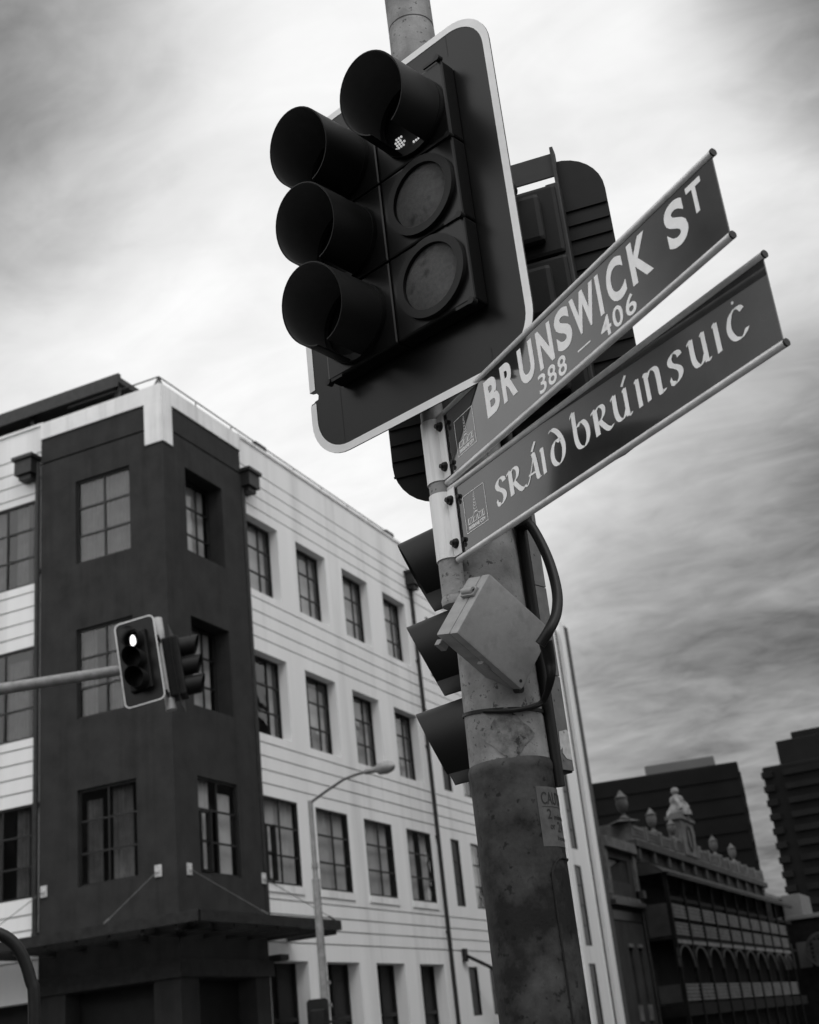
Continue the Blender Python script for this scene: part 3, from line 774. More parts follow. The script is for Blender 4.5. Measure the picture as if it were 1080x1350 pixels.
# glazed awning round the corner
bm = NB(); w0 = 1.42; ZA = 4.78
mbox(bm, m_right, -w0, 4.86, ZA-.23, ZA, -w0-.05, -w0+.05); mbox(bm, m_left, -w0-.05, 9, ZA-.23, ZA, -w0-.052, -w0+.048)
mbox(bm, m_right, 4.76, 4.86, ZA-.23, ZA-.001, -w0+.051, .05)
aw = obj('awning', bm, M_steel(), bld)
for k in range(7):
    bm = NB(); mbox(bm, m_right, -.9+k*.93, -.82+k*.93, ZA-.33, ZA-.1, -w0+.05, -.002); obj('rafter', bm, M_steel(), aw)
for k in range(12): obj('rafter', mbox(NB(), m_left, -.9+k*.85, -.82+k*.85, ZA-.33, ZA-.1, -w0+.05, -.002), M_steel(), aw)
obj('hip_rafter', tube(NB(), [(-w0, -w0, ZA-.2), (0, 0, ZA-.25)], .06, 6), M_steel(), aw)
bm = NB(); quad(bm, (-w0, -w0, ZA-.03), (4.8, -w0, ZA-.03), (4.8, 0, ZA-.06), (0, 0, ZA-.06)); quad(bm, (-w0, -w0, ZA-.03), (-w0, 9, ZA-.03), (0, 9, ZA-.06), (0, 0, ZA-.06))
m = gray('frosted_awning_glass', .3, .6, .12, 3, .3); nt_ = m.node_tree; tl = nt_.nodes.new('ShaderNodeBsdfTranslucent'); tl.inputs['Color'].default_value = (.7, .7, .7, 1); mx_ = nt_.nodes.new('ShaderNodeMixShader'); mx_.inputs[0].default_value = .6
nt_.links.new(nt_.nodes['Principled BSDF'].outputs[0], mx_.inputs[1]); nt_.links.new(tl.outputs[0], mx_.inputs[2]); nt_.links.new(mx_.outputs[0], nt_.nodes['Material Output'].inputs['Surface'])
obj('roof_glass', bm, m, aw)
obj('light_bracket', mbox(NB(), m_right, 3.9, 4.3, 3.98, 4.12, -.25, .08), M_steel(), bld)
bm = NB(); mbox(bm, m_right, -.05, 3.9, 3.62, 4.0, -.06, -.002); mbox(bm, m_left, -.05, 3.9, 3.62, 4.0, -.06, -.002); obj('shop_fascia', bm, M_steel(), bld)
# tie rods with wall plates
for mp, u, v in ((m_right, .47, 1.55), (m_right, 3.72, 4.75), (m_left, .49, .98), (m_left, 3.70, 4.6)):
    bm = NB(); tube(bm, [mp(u, 5.93, -.03), mp(v, ZA-.02, -w0)], .010, 6)
    q = Vector(mp(u, 5.93, -.03)); e = Vector(mp(v, ZA-.02, -w0)); tube(bm, [e+(q-e)*.03, e+(q-e)*.12], .026, 8)
    t = obj('tie_rod', bm, gray('rod_paint', .07, .6, .02, 6), bld)
    bm = NB(); mbox(bm, mp, u-.09, u+.09, 5.8, 6.06, -.03, -.002); lathe(bm, [(.05, 0), (.05, .05)], 10, 'y' if mp is m_right else 'x', mp(u, 5.93, -.06)); obj('wall_plate', bm, gray('pale_plate', .5, .6, .15, 20), t)
# roof railing
bm = NB()
pts = [(.25, .25), (.25, 0)]
tube(bm, [(.3, .25, 18.62), (14.4, .3, 18.62)], .02, 6); tube(bm, [(.3, .25, 18.62), (.3, 3.2, 18.62)], .02, 6)
for u in (.32, 2.1, 3.9, 5.7, 7.5, 9.3, 11.1, 12.9, 14.35): tube(bm, [(u, .3, 18.2), (u, .3, 18.62)], .018, 6)
for x, y in ((.1, .3), (.3, .1), (.5, .3)): tube(bm, [(x, y, 18.2), (.3, .25, 18.62)], .022, 6)
obj('roof_railing', bm, M_steel(), bld)
objs('roof_vent', [mbox(NB(), m_right, u-.3, u+.3, 18.335, 18.62, .2, .55) for u in (5.4, 14.2)], M_steel(), bld)
# roof terrace canopy on the left
can = [(.75, 1.2), (.75, 14), (5, 14), (5, 1.2)]
bm = NB(); mbox(bm, m_left, 1.6, 14, 18.95, 19.12, .35, 5.0); mbox(bm, m_left, 1.58, 14, 18.78, 19.16, .30, .349); cn = obj('roof_canopy', bm, M_steel(), bld)
for u in (1.75, 4.6, 7.6, 10.6): objs('canopy_post', [mbox(NB(), m_left, u-.06, u+.06, 17.7, 19.3, .5, .62), mbox(NB(), m_left, u-.06, u+.06, 17.7, 18.9, 4.4, 4.5)], M_steel(), cn)
bm = NB(); mbox(bm, m_left, 2.4, 14, 17.8, 18.72, 2.0, 4.9); obj('terrace_wall', bm, gray('terrace_grey', .3, .8, .03, 1), bld)
bm = NB(); tube(bm, [(1.0, 2.0, 18.0), (.9, 1.9, 18.78)], .05, 8); lathe(bm, [(.02, 18.2), (.25, 18.25), (.05, 18.7)], 10, 'z', (.9, 1.95, 0)); obj('folded_parasol', bm, M_white2(), bld)
# small things near street level on the right wall
bm = NB(); tube(bm, [m_right(16.2, 4.3, 0), m_right(17.9, 3.5, -.9)], .06, 8); mbox(bm, m_right, 16.1, 16.3, 4.1, 4.5, -.05, .08); mbox(bm, m_right, 17.7, 18.2, 3.15, 3.65, -1.1, -.7); obj('wall_lamp', bm, M_steel(), bld)
bm = NB(); mbox(bm, m_right, 16.0, 20.5, 1.45, 1.95, -.9, .08); mbox(bm, m_right, 15.7, 20.5, 1.2, 1.3, -1.0, .08); obj('entry_canopy', bm, M_steel(), bld)

# ------------------------------------------------------------------ heritage hotel further along
HX, HY = 58.85, 16.889
hot = thing('heritage_hotel', 'ornate old hotel with urns along its parapet and lattice verandahs, beyond the white building', 'building', (HX, HY, 0))
def m_h(u, z, d): return (u, d, z)
X0, X1 = 5.0, 39.5
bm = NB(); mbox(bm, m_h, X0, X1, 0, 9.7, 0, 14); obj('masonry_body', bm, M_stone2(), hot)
bm = NB()
mbox(bm, m_h, X0-.12, X1+.1, 9.7, 10.02, -.35, 14.1); mbox(bm, m_h, X0-.04, X1, 8.95, 9.1, -.12, -.001)
for k in range(12):
    u = X0+.5+k*2.95
    mbox(bm, m_h, u-.2, u+.2, 9.1, 9.7, -.28, -.002)
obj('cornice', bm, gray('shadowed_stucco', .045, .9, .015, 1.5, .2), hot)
bm = NB(); mbox(bm, m_h, X0, X1, 10.02, 10.22, -.12, 3)
for k in range(13):
    u = X0+k*2.86; mbox(bm, m_h, u, u+.5, 10.22, 10.95, -.15, .6)
for k in range(12):
    u = X0+.5+k*2.86
    mbox(bm, m_h, u, u+2.36, 10.22, 10.86, -.06, .4)
    for q in range(3): mbox(bm, m_h, u+.1, u+2.26, 10.32+q*.17, 10.41+q*.17, -.1, -.061)
mbox(bm, m_h, X0+.001, X0+3, 10.22, 10.94, .601, 3)
obj('parapet', bm, M_stone(), hot)
for k in range(11): 
    u = X0+.72+k*2.95; obj('frieze_panel', mbox(NB(), m_h, u, u+2.45, 9.14, 9.66, -.06, -.003), M_stone2(), hot)
urn_prof = [(.26, 0), (.26, .1), (.12, .18), (.09, .3), (.2, .42), (.30, .62), (.33, .85), (.30, 1.0), (.34, 1.05), (.34, 1.12), (.22, 1.2), (.12, 1.36), (.05, 1.45), (.01, 1.5)]
for k, (u, s, zb) in enumerate(((X0+.35, 1.15, 11.1), (X0+5.9, 1.05, 10.96), (X0+10.2, .9, 11.0), (X0+14.9, .9, 11.0), (X0+20.9, 1.0, 10.96), (X0+26.6, 1.0, 10.96))):
    bm = NB(); lathe(bm, [(r*s*.82, h*s*.86+zb) for r, h in urn_prof], 14, 'z', (u, .2, 0)); mbox(bm, m_h, u-.34, u+.34, zb-.16, zb, -.16, .56)
    obj('urn', bm, M_stone(), hot, True)
bm = NB(); lathe(bm, [(.9, 10.95), (.55, 11.05), (.3, 11.1)], 4, 'z', (X0+.35, .3, 0)); obj('corner_cap', bm, M_stone(), hot)
# crowning pediment with a seated figure
bm = NB(); c = X0+12.5
mbox(bm, m_h, c-1.5, c+1.5, 10.2, 12.2, -.2, .6); mbox(bm, m_h, c-1.7, c+1.7, 12.2, 12.4, -.3, .65)
mbox(bm, m_h, c-1.9, c-1.5, 10.2, 11.3, -.1, .5); mbox(bm, m_h, c+1.5, c+1.9, 10.2, 11.3, -.1, .5)
for k in range(10):
    t = k/10; mbox(bm, m_h, c-1.4*(1-t), c+1.4*(1-t), 12.4+t*.5, 12.45+t*.5, -.2, .5)
pd = obj('pediment', bm, M_stone(), hot)
bm = NB(); pts = [(c+.52*math.cos(R(a)), -.21, 11.2+.7*math.sin(R(a))) for a in range(0, 361, 20)]; tube(bm, pts, .07, 6); obj('niche', bm, M_stone2(), pd)
bm = NB(); lathe(bm, [(.75, 12.55), (.72, 12.9), (.5, 13.25), (.36, 13.5), (.42, 13.75), (.36, 14.0), (.15, 14.12), (.12, 14.2), (.22, 14.32), (.24, 14.5), (.17, 14.66), (.02, 14.72)], 14, 'z', (c, .15, 0))
tube(bm, smooth_path([(c-.35, .1, 13.85), (c-.75, -.1, 13.4), (c-.95, -.2, 12.95)]), .13, 8); tube(bm, smooth_path([(c+.35, .1, 13.85), (c+.6, -.2, 13.5), (c+.5, -.35, 13.1)]), .13, 8)
for v in bm.verts: v.co = (c+(v.co.x-c)*.85, v.co.y, 12.5+(v.co.z-12.5)*.78)
obj('figure', bm, gray('weathered_statue', .2, .9, .08, 3, .2), pd, True)
# verandah
VD = -1.35
bm = NB()
prof = [(0, 9.0), (-.35, 8.95), (-.7, 8.82), (-1.05, 8.62), (-1.35, 8.36), (VD-.25, 8.3)]
for (d0, z0), (d1, z1) in zip(prof, prof[1:]): quad(bm, m_h(X0+.1, z0, d0), m_h(X1+1, z0, d0), m_h(X1+1, z1, d1), m_h(X0+.1, z1, d1))
mbox(bm, m_h, X0+.1, X1+1, 8.14, 8.29, VD-.25, VD-.15)
vr = obj('verandah', bm, M_stone2(), hot)
bm = NB()
ring = [m_h(X0+.12, z, d) for d, z in prof] + [m_h(X0+.12, 8.3, 0)]
bm.faces.new([bm.verts.new(p) for p in ring]); obj('curved_gable', bm, M_stone2(), vr)
pitch = 3.22
objs('balcony_floor', [mbox(NB(), m_h, X0+.2, X1+.8, 5.22, 5.34, VD, -.03), mbox(NB(), m_h, X0+.2, X1+.8, 1.75, 2.3, VD, -.03)], M_hdark(), vr)
obj('handrail', mbox(NB(), m_h, X0+.2, X1+.8, 7.05, 7.25, VD+.02, VD+.1), M_hdark(), vr)
obj('wall_shade_sheet', mbox(NB(), m_h, X0+.3, X1+.5, .0, 8.1, -.02, -.004), M_hdark(), vr)  # near-black sheet over the masonry, painting in the shade under the verandah
def lattice(bm, u0, u1, z0, z1, d, step=.17):
    for k in range(int((u1-u0)/step)+1):
        u = u0+k*step; mbox(bm, m_h, u, min(u+.085, u1+.09), z0, z1, d, d+.03)
    for k in range(int((z1-z0)/step)+1): z = z0+k*step; mbox(bm, m_h, u0, u1+.08, z, min(z+.075, z1+.08), d-.012, d-.002)
for k in range(11):
    u0 = X0+.3+k*pitch; u1 = u0+pitch
    bm = NB()
    mbox(bm, m_h, u0-.09, u0+.09, 0, 8.3, VD-.06, VD+.14)
    ps = obj('post', bm, M_hdark(), vr)
    if k < 10:
        for z0, z1 in ((6.22, 6.86), (5.42, 5.98), (2.42, 3.16)):
            bm = NB(); lattice(bm, u0+.3, u1-.38, z0, z1, VD-.02); obj('lattice_panel', bm, M_lat(), vr)
        bm = NB(); mbox(bm, m_h, u0+.2, u1-.2, 5.02, 5.2, VD-.03, VD+.03)
        obj('fascia', bm, gray('fascia_paint', .11, .8, .06, 3), vr)
        bm = NB()
        n = 12
        for q in range(n):
            a0, a1 = PI*q/n, PI*(q+1)/n; r0 = pitch/2-.3; cu = (u0+u1)/2
            z_ = lambda a: 4.05+.85*math.sin(a)
            quad(bm, m_h(cu-r0*math.cos(a0), z_(a0), VD), m_h(cu-r0*math.cos(a1), z_(a1), VD), m_h(cu-(r0+.2)*math.cos(a1), z_(a1)+.14, VD), m_h(cu-(r0+.2)*math.cos(a0), z_(a0)+.14, VD))
        obj('arch', bm, gray('bracket_paint', .014, .8, .005, 3), vr); bm = NB()
        mbox(bm, m_h, u0-.22, u0+.22, 3.95, 4.35, VD-.04, VD+.04); mbox(bm, m_h, u0-.12, u0+.12, 4.4, 4.8, VD-.04, VD+.04)
        obj('arch_bracket', bm, gray('bracket_paint', .014, .8, .005, 3), vr)
objs('end_screen', [mbox(NB(), m_h, X0+.25, X0+.3, 5.4, 6.9, VD+.1, -.1), mbox(NB(), m_h, X0+.25, X0+.3, 2.4, 3.2, VD+.1, -.1)], M_stone2(), vr)
# plain wing between the white building and the verandah
bm = NB()
wg = [(1.7, 2.2, 2.5, 4.9, .25), (3.3, 3.8, 2.5, 4.9, .25), (.6, 3.7, 7.85, 8.9, .2)]
bm = grid_wall(m_h, -.2, X0-.01, 0, 9.75, wg); quad(bm, m_h(X0-.01, 0, 0), m_h(X0-.01, 9.75, 0), m_h(X0-.01, 9.75, 6), m_h(X0-.01, 0, 6)); wi = obj('plain_wing', bm, M_stone2(), hot)
mo = [mbox(NB(), m_h, -.2, X0+.05, 9.3, 9.78, -.25, -.001), mbox(NB(), m_h, -.2, X0, 6.95, 7.15, -.15, -.001)]
for u in (1.6, 3.2): mo += [mbox(NB(), m_h, u-.02, u+.72, 4.92, 5.08, -.08, -.001), mbox(NB(), m_h, u+.1, u+.6, 1.75, 2.42, -.08, -.001)]
for u in (-.2, X0-.5): mo.append(mbox(NB(), m_h, u, u+.45, 7.2, 9.29, -.12, -.002))
objs('moulding', mo, M_stone(), wi)
objs('window', [mbox(NB(), m_h, 1.7, 2.2, 2.5, 4.9, .25, .3), mbox(NB(), m_h, 3.3, 3.8, 2.5, 4.9, .25, .3), mbox(NB(), m_h, .6, 3.7, 7.85, 8.9, .2, .24)], M_frame(), wi)
objs('dark_band', [mbox(NB(), m_h, -.2, X0-.1, 6.1, 6.5, -.04, -.002), mbox(NB(), m_h, -.2, X0, 6.72, 6.94, -.28, -.002)], M_frame(), wi)
bm = NB()
for k in range(12): mbox(bm, m_h, .7+k*.25, .84+k*.25, 7.86, 8.89-.07*abs(k-9)*(k < 9), .06, .12)
obj('balustrade', bm, M_stone2(), wi)
bm = NB(); tube(bm, [m_h(X0-.25, 0, -.1), m_h(X0-.25, 7.4, -.1)], .07, 8); mbox(bm, m_h, X0-.5, X0, 7.2, 7.55, -.35, 0); obj('downpipe', bm, M_steel(), hot)
bm = NB(); mbox(bm, m_h, -.2, 1.5, 9.78, 10.9, 1.5, 3.2); mbox(bm, m_h, -.1, .5, 10.9, 12.6, 2.4, 3.0); obj('chimney', bm, M_stone2(), hot)

# ------------------------------------------------------------------ two towers and dark buildings beyond
def tower(label, az0, az1, D, htan, htan1, rot, depth, step):
    p0, p1 = A(az0)*D, None
    d = A(rot)                       # direction of the visible face, left to right
    # length so that the right end reaches az1
    t = math.tan(R(az1)); L = (p0.y-t*p0.x)/(t*d.x-d.y)
    h = 1.65+D*htan
    b = thing('office_tower', label, 'tower', (p0.x, p0.y, 0), R(rot), None)
    bm = NB(); box(bm, 0, L, 0, depth, 0, h, .4); obj('shaft', bm, M_tower(), b)
    return b, L, h
D1 = 250
b, L, h = tower('broad dark office tower behind the old hotel, with a low rooftop plant box', 16.6, 9.75, D1, .1722, .17, -80.5, 30, 3)
bm = NB(); box(bm, L*.42, L*.86, 3, 20, h, h+2.2, .2); obj('plant_room', bm, gray('plant_box', .07, .7, .01, .1), b)
for k in range(1, 14): objs('spandrel', [box(NB(), .1, L-.4, -.25, -.01, k*3.2, k*3.2+1.1), box(NB(), L+.01, L+.2, .4, 29, k*3.2, k*3.2+1.1)], M_tower(), b)
D2 = 215
b, L, h = tower('dark residential tower at the right edge with stepped rows of balconies', 8.82, 3.5, D2, .166, .18, -92, 26, 3)
bm = NB(); box(bm, 2.5, L-2, 3, 20, h-.1, h+4.2, .2); box(bm, 4.8, L-6, 5, 18, h+4.2, h+5.6, .2); obj('plant_room', bm, M_tower2(), b)
n = 16
for k in range(n):
    z = h-1.9-k*2.2
    objs('balcony', [box(NB(), -.2, 1.6, -.5, 8, z, z+1.0, .1), box(NB(), 3.2, L-.5, -.5, -.05, z, z+.9, .05)], M_tower2(), b)
for x0, x1, y0, y1, hh, lb, mt in ((97, 112, 17.5, 30, 9.6, 'low dark building standing just past the end of the verandah', M_tower()), (104, 118, 13.6, 17.2, 7.9, 'small dark shop with a pale roof edge at the far right', M_hdark())):
    b = thing('shop_building', lb, 'building', (x0, y0, 0))
    bm = NB(); box(bm, 0, x1-x0, 0, y1-y0, 0, hh-.3); obj('wall', bm, mt, b)
    bm = NB(); box(bm, -.2, x1-x0+.2, -.3, y1-y0, hh-.3, hh, .03); obj('roof_box', box(NB(), 2, 7, 2, 3.4, hh+.002, hh+1.7, .05), gray('dull_roof', .1, .8, .02, 1), b); obj('roof', bm, gray('dull_roof', .1, .8, .02, 1), b)
    wn = []
    for k in range(4):
        for q in range(2): wn.append(box(NB(), 1+k*3, 2.6+k*3, -.03, -.002, 1.5+q*3.2, 3.6+q*3.2))
    for q in range(3): wn.append(box(NB(), -.03, -.002, .6+q*(y1-y0)/3, .6+q*(y1-y0)/3+.9, 4.2, 6))
    objs('window', wn, gray('dim_pane', .06, .2), b)
# round lattice sign at the right edge
rs = thing('round_sign', 'round dim lattice sign hanging on the small dark shop', 'sign', (103.6, 14.4, 5.3), R(-80))
bm = NB(); annulus(bm, 0, 0, -.06, 0, 1.05, 1.25, 28); obj('rim', bm, M_stone2(), rs)
bm = NB()
for k in range(7):
    t = -.9+k*.3; w = math.sqrt(1.05**2-t*t)
    box(bm, t-.05, t+.05, -.04, -.02, -w, w); box(bm, -w, w, -.018, -.004, t-.05, t+.05)
obj('lattice', bm, M_stone2(), rs)

# ------------------------------------------------------------------ mast arm with two signals
ms = thing('mast_arm', 'pale galvanised mast arm pole reaching over the road from the left', 'mast arm', (11.05, 16.0, 0))
E0 = Vector((12.24, 8.60, 6.13)); d = (Vector((11.05, 16.0, 6.35))-E0)
bm = NB(); tube(bm, [(0, 0, 0), (0, 0, 3), (0, 0, 6.6)], [.16, .14, .11], 20); obj('pole', bm, M_galv(), ms, True)
bm = NB(); base = Vector((11.05, 16.0, 0)); tube(bm, [E0-base, E0+d*.3-base, E0+d-base], [.062, .072, .1], 18); obj('arm', bm, M_galv(), ms, True)
bm = NB(); q = Vector((12.40, 8.53, 0))-base; tq = A(112)*.07; tube(bm, [(q.x-tq.x, q.y-tq.y, 5.6), (q.x+tq.x, q.y+tq.y, 6.74)], .062, 16); obj('end_post', bm, gray('pale_post', .5, .5, .06, 10), ms, True)
sp = thing('traffic_signal', 'distant traffic light with its top lamp lit at the end of the mast arm', 'traffic light', (12.21, 8.695, 6.17), face_rz(192), 'traffic lights on the mast arm')
sp.rotation_euler[1] = -R(7)
bm = NB(); plate(bm, rrect(-.255, .255, -.53, .53, .07, 6), -.1, -.096); bb = obj('backboard', bm, M_board(), sp)
bm = NB(); plate(bm, rrect(-.253, .253, -.528, .528, .069, 6), -.103, -.1005, rrect(-.241, .241, -.516, .516, .06, 6)); obj('border_strip', bm, M_line(), bb)
bm = NB(); box(bm, -.14, .14, -.16, .03, -.37, .37, .02); box(bm, -.05, .05, .031, .12, -.3, -.2); box(bm, -.05, .05, .031, .12, .2, .3); obj('housing', bm, M_black(), sp)
for j, z in enumerate((-.245, 0, .245)):
    bm = NB(); lens(bm, 0, z, -.162, .1, .012); ln = obj('lens', bm, M_black(), sp, True)
    if j == 2:
        bm = NB(); lens(bm, 0, 0, 0, .1, .004)
        for v in bm.verts: v.co = (v.co.x*.34-.012, v.co.y-.176, v.co.z*.74+z-.008)
        obj('lit_arrow', bm, emit_mat('lit_lamp', 2.5), ln, True)
    bm = NB(); visor(bm, 0, z, -.161, .118, .24, .12); obj('visor', bm, M_visor(), sp, True)
s2 = thing('traffic_signal', 'dark traffic light turned sideways beside the lit one, hoods pointing right', 'traffic light', (12.49, 8.48, 6.11), face_rz(296), 'traffic lights on the mast arm')
s2.rotation_euler = (Matrix.Rotation(-R(7), 3, A(22)) @ Matrix.Rotation(face_rz(296), 3, 'Z')).to_euler()
bm = NB(); plate(bm, rrect(-.24, .24, -.5, .5, .06, 6), -.06, -.055); obj('backboard', bm, M_boardback(), s2)
bm = NB(); box(bm, -.13, .13, -.14, .06, -.37, .37, .02); box(bm, -.3, .0, .061, .09, .32, .36); box(bm, -.3, .0, .061, .09, -.36, -.32); obj('housing', bm, M_black(), s2)
for z in (-.245, 0, .245):
    bm = NB(); lens(bm, 0, z, -.142, .1, .012); obj('lens', bm, M_lens(), s2, True)
    bm = NB(); visor(bm, 0, z, -.141, .115, .23, .15); obj('visor', bm, M_visor(), s2, True)

# ------------------------------------------------------------------ street lamp before the building, with a signal on its pole
LX, LY = 22.87, 12.37
la = thing('street_lamp', 'grey street lamp with bent arm standing in front of the white wall', 'street lamp', (LX, LY, 0))
bm = NB(); tube(bm, [(0, 0, 0), (0, 0, 2.6), (0, 0, 4.9), (0, 0, 4.91), (0, 0, 6.42)], [.085, .08, .075, .052, .05], 14); box(bm, .05, .1, -.1, -.04, 2.55, 2.62); box(bm, .05, .1, -.1, -.04, 2.95, 3.02); obj('pole', bm, M_galv(), la, True)
arm = [Vector(p)-Vector((LX, LY, 0)) for p in ((22.87, 12.37, 6.38), (22.86, 12.0, 6.54), (22.816, 11.55, 6.70), (22.78, 11.25, 6.735), (22.71, 10.93, 6.74))]
bm = NB(); tube(bm, arm, .027, 10); obj('collar', lathe(NB(), [(.062, 5.1), (.062, 5.2)], 12), M_galv(), la, True); obj('arm', bm, gray('dark_arm_paint', .09, .6, .02, 5), la, True)
e = arm[-1]; dv = Vector((-.1, -.5, -.02)).normalized()
bm = NB(); tube(bm, [e-dv*.1, e+dv*.18], .06, 10); tube(bm, [e+dv*.17, e+dv*.26, e+dv*.42, e+dv*.56, e+dv*.62], [.06, .12, .13, .09, .02], 12); obj('lamp_head', bm, gray('lamp_head_grey', .22, .4, .05, 10), la, True)
tg = thing('traffic_signal', 'black back of a small traffic light fixed on the street lamp pole', 'traffic light', (22.36, 12.26, 2.15), face_rz(25))
bm = NB(); plate(bm, rrect(-.2, .2, -.55, .55, .07, 6), -.05, -.045); obj('backboard', bm, M_boardback(), tg)
bm = NB(); box(bm, -.13, .13, -.17, .06, -.37, .37, .03); box(bm, -.6, 0, .061, .1, .1, .15); obj('housing', bm, M_boardback(), tg)
for z in (-.245, 0, .245):
    bm = NB(); visor(bm, 0, z, -.171, .11, .2, .13); obj('visor', bm, M_visor(), tg, True)

# ------------------------------------------------------------------ bent hoop at the lower left
hp = [(4.592, 3.862, 0), (4.592, 3.862, 1.0), (4.592, 3.862, 1.93), (4.582, 3.876, 2.09), (4.55, 3.912, 2.215), (4.5, 3.971, 2.285), (4.42, 4.06, 2.31), (4.34, 4.15, 2.28), (4.29, 4.21, 2.2), (4.262, 4.243, 2.07), (4.255, 4.25, 1.93), (4.255, 4.25, 1.0), (4.255, 4.25, 0)]
bm = NB(); tube(bm, smooth_path(hp, 5), .026, 14); tag(obj('bent_pipe', bm, M_rub(), None, True), 'dark pipe hoop curving over at the lower left corner', 'pipe hoop')

# ------------------------------------------------------------------ unseen buildings behind and beside the viewer, added to shade facades and shape reflections
def block(label, x0, x1, y0, y1, h, mat, faces):
    b = thing('unseen_building', label, 'building', (x0, y0, 0))
    w_, d_ = x1-x0, y1-y0
    bm = NB(); box(bm, 0, w_, 0, d_, 0, h); obj('wall', bm, mat, b)
    bm = NB(); box(bm, -.2, w_+.2, -.2, d_+.2, h+.002, h+.6, .04); obj('cornice', bm, M_stone2(), b)
    for f in faces:
        L = w_ if f in 'NS' else d_
        n = int(L/4.2)
        for k in range(n):
            for q in range(int((h-4)/3.8)+1):
                a, z = .9+k*4.2, 4.7+q*3.8
                if z+2.2 > h: continue
                bm = NB()
                if f == 'N': box(bm, a, a+1.8, d_+.003, d_+.05, z, z+2.1)
                if f == 'S': box(bm, a, a+1.8, -.05, -.003, z, z+2.1)
                if f == 'E': box(bm, w_+.003, w_+.05, a, a+1.8, z, z+2.1)
                if f == 'W': box(bm, -.05, -.003, a, a+1.8, z, z+2.1)
                obj('window', bm, gray('dim_pane', .06, .2), b)
    return b
M_brick = gray('dark_brick', .05, .9, .02, 3, .2, .3)
block('unseen dark brick building added on the corner behind the viewer', -26, -3.6, -30, -3.6, 5.5, M_brick, 'NE')
block('unseen long brick building added to shade the white corner building', 25.5, 90, -26, -3.6, 21, M_brick, 'NW')
block('unseen low brick shop added across the road for the sign reflections', -26, -.6, 17.6, 27, 9, M_brick, 'SE')
block('unseen tall brick building added beside the low shop across the road', -26, -.6, 30, 84, 16, M_brick, 'SE')
block('unseen brick building beyond the road behind the viewer', 8, 20, -95, -80, 14, M_brick, 'N')

# ------------------------------------------------------------------ sky, sun, camera
SUN_EL, SUN_AZ = 56, 232
W = bpy.data.worlds.new('World'); SC.world = W; W.use_nodes = True
nt = W.node_tree; bg = nt.nodes['Background']
bg.inputs['Strength'].default_value = .1
sky = nt.nodes.new('ShaderNodeTexSky'); sky.sky_type = 'NISHITA'; sky.sun_disc = False
sky.sun_elevation = R(SUN_EL); sky.sun_rotation = R(90-SUN_AZ); sky.dust_density = 3
bw = nt.nodes.new('ShaderNodeRGBToBW'); nt.links.new(sky.outputs[0], bw.inputs[0])
tc = nt.nodes.new('ShaderNodeTexCoord')
def mth(op, a, b=None, c=None, clamp=False):
    n = nt.nodes.new('ShaderNodeMath'); n.operation = op; n.use_clamp = clamp
    for i, v in enumerate((a, b, c)):
        if v is None: continue
        if isinstance(v, (int, float)): n.inputs[i].default_value = v
        else: nt.links.new(v, n.inputs[i])
    return n.outputs[0]
def vm(op, a, b):
    n = nt.nodes.new('ShaderNodeVectorMath'); n.operation = op
    nt.links.new(a, n.inputs[0])
    if isinstance(b, tuple): n.inputs[1].default_value = b
    else: nt.links.new(b, n.inputs[1])
    return n
def smooth(x, lo, hi, o0=0., o1=1.):
    n = nt.nodes.new('ShaderNodeMapRange'); n.interpolation_type = 'SMOOTHSTEP'
    nt.links.new(x, n.inputs['Value']); n.inputs['From Min'].default_value = lo; n.inputs['From Max'].default_value = hi
    n.inputs['To Min'].default_value = o0; n.inputs['To Max'].default_value = o1; return n.outputs['Result']
dirv = vm('NORMALIZE', tc.outputs['Generated'], (0, 0, 0)).outputs[0]
sx = nt.nodes.new('ShaderNodeSeparateXYZ'); nt.links.new(dirv, sx.inputs[0])
zz = mth('ADD', mth('MAXIMUM', sx.outputs['Z'], 0.0), .22)
cx = nt.nodes.new('ShaderNodeCombineXYZ'); nt.links.new(mth('DIVIDE', sx.outputs['X'], zz), cx.inputs[0]); nt.links.new(mth('DIVIDE', sx.outputs['Y'], zz), cx.inputs[1])
def noise(scale, sxy, det, dist, rot=0, loc=(0, 0, 0)):
    mp = nt.nodes.new('ShaderNodeMapping'); nt.links.new(cx.outputs[0], mp.inputs[0])
    mp.inputs['Scale'].default_value = (sxy[0], sxy[1], 1); mp.inputs['Rotation'].default_value = (0, 0, R(rot)); mp.inputs['Location'].default_value = loc
    n = nt.nodes.new('ShaderNodeTexNoise'); n.inputs['Scale'].default_value = scale; n.inputs['Detail'].default_value = det; n.inputs['Distortion'].default_value = dist; n.inputs['Roughness'].default_value = .55
    nt.links.new(mp.outputs[0], n.inputs['Vector']); return n.outputs['Fac']
n4 = noise(7.5, (1, .55), 9, 1.2, 28, (1, 5, 0)); n5 = noise(19, (1, .7), 6, .8, 40, (2, 9, 0))
n1 = noise(1.5, (1.0, .45), 7, .6, 35); n2 = noise(3.6, (1, .35), 8, .8, 20, (3, 1, 0)); n3 = noise(.8, (1, 1), 4, .3, 0, (7, 2, 0))
cloud = mth('ADD', mth('MULTIPLY', n1, .6), mth('MULTIPLY', n2, .4))
wisp = smooth(cloud, .36, .62)                    # 0 = thick grey, 1 = bright thin cloud
def lobe(v, lo, hi):
    d = vm('DOT_PRODUCT', dirv, v).outputs['Value']; return smooth(d, math.cos(R(lo)), math.cos(R(hi)))
lum = mth('MULTIPLY_ADD', wisp, .24, .735)
lum = mth('ADD', lum, mth('MULTIPLY', mth('SUBTRACT', n4, .5), .40))
lum = mth('ADD', lum, mth('MULTIPLY', mth('SUBTRACT', n5, .5), .20))
bright = lobe((.755, .35, .555), 24, 3)
lum = mth('ADD', lum, mth('MULTIPLY', bright, .26))
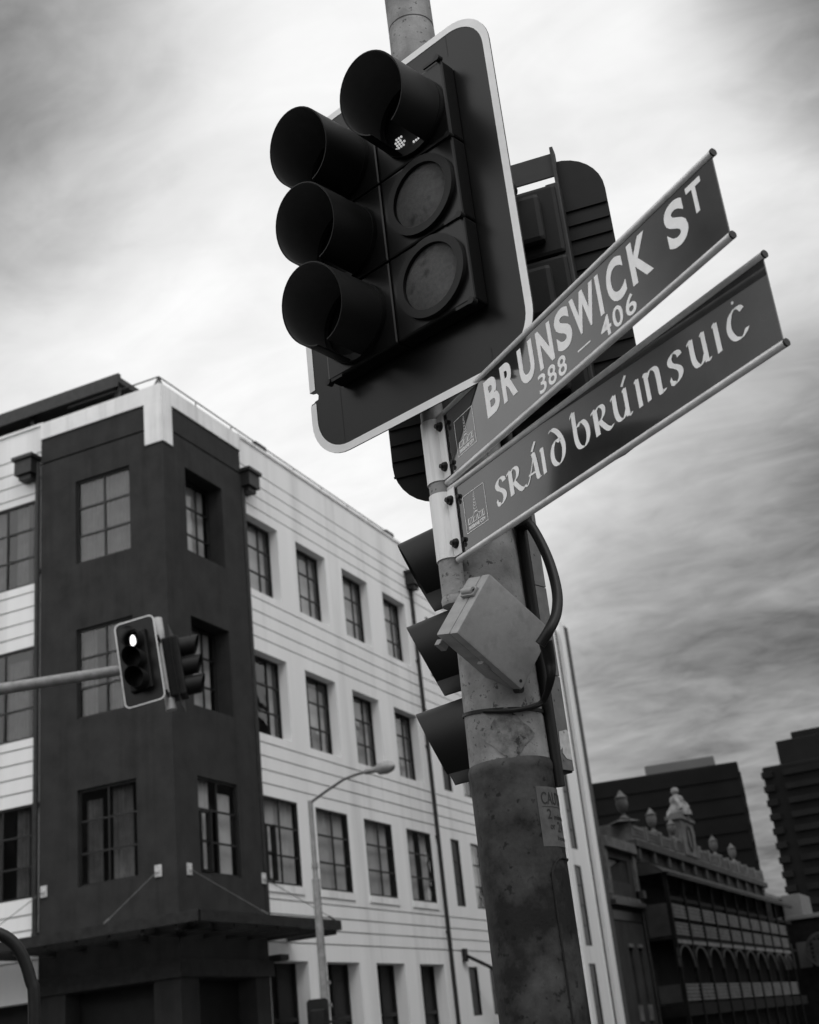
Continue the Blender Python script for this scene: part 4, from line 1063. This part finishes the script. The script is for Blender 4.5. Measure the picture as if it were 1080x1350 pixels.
brk = mth('MULTIPLY_ADD', n2, 1.1, .42)
for v, lo, hi, amt in (((.50, .545, .672), 16, 1, .72), ((.745, -.11, .66), 12, 1, .75), ((.98, .075, .20), 20, 3, .66), ((.93, -.03, .36), 9, 2, .2), ((.62, .66, .42), 12, 3, .10), ((-.205, .815, .545), 13, 1, .72)):  # last entry lies out of view, added to darken the sign reflections
    l = mth('MULTIPLY', lobe(v, lo, hi), brk)
    lum = mth('SUBTRACT', lum, mth('MULTIPLY', l, amt))
lum = mth('SUBTRACT', lum, mth('MULTIPLY', mth('MAXIMUM', mth('SUBTRACT', lum, .80), 0.0), .38))
lum = mth('ADD', lum, mth('MULTIPLY', lobe((-.66, .38, .64), 46, 5), 1.25))  # added bright sky patch out of view, lighting signs and clamps
lum = mth('ADD', lum, mth('MULTIPLY', lobe((.12, .90, .42), 15, 2), .4))  # added patch out of view, brightening what the signs reflect
lum = mth('ADD', lum, mth('MULTIPLY', lobe((.18, -.72, .67), 40, 5), .45))  # added patch out of view, lighting the long white facade
lum = mth('MULTIPLY', lum, mth('MULTIPLY_ADD', n3, .36, .84))
lum = mth('MAXIMUM', lum, .06)
val = mth('ADD', mth('MULTIPLY', lum, 8.6), mth('MULTIPLY', bw.outputs[0], .10))
cb = nt.nodes.new('ShaderNodeCombineColor')
for k in range(3): nt.links.new(val, cb.inputs[k])
nt.links.new(cb.outputs[0], bg.inputs['Color'])

su = bpy.data.lights.new('sun', 'SUN'); su.energy = 1.0; su.angle = R(25); su.color = (1, 1, 1)
so = bpy.data.objects.new('sun', su); COL.objects.link(so)
sd = A(SUN_AZ)*math.cos(R(SUN_EL))+Vector((0, 0, math.sin(R(SUN_EL))))
so.rotation_euler = sd.to_track_quat('Z', 'Y').to_euler(); so.location = sd*60

cam = bpy.data.cameras.new('camera'); co = bpy.data.objects.new('camera', cam); COL.objects.link(co); SC.camera = co
F = Vector((.85266997, .35549098, .38285779)); Rt = Vector((.42212433, -.90056034, -.10393327)); U = Vector((-.3078392, -.25023437, .91794215))
Mx = Matrix((Rt, U, -F)).transposed().to_4x4(); Mx.translation = (0, 0, 1.65)
co.matrix_world = Mx
cam.sensor_fit = 'VERTICAL'; cam.sensor_height = 36; cam.sensor_width = 36; cam.lens = 1701.207/1350*36
cam.clip_start = .05; cam.clip_end = 3000
cam.dof.use_dof = True; cam.dof.focus_distance = 3.25; cam.dof.aperture_fstop = 5.6; cam.dof.aperture_blades = 7
vs = SC.view_settings; vs.view_transform = 'Standard'; vs.look = 'None'; vs.exposure = .1; vs.gamma = 1
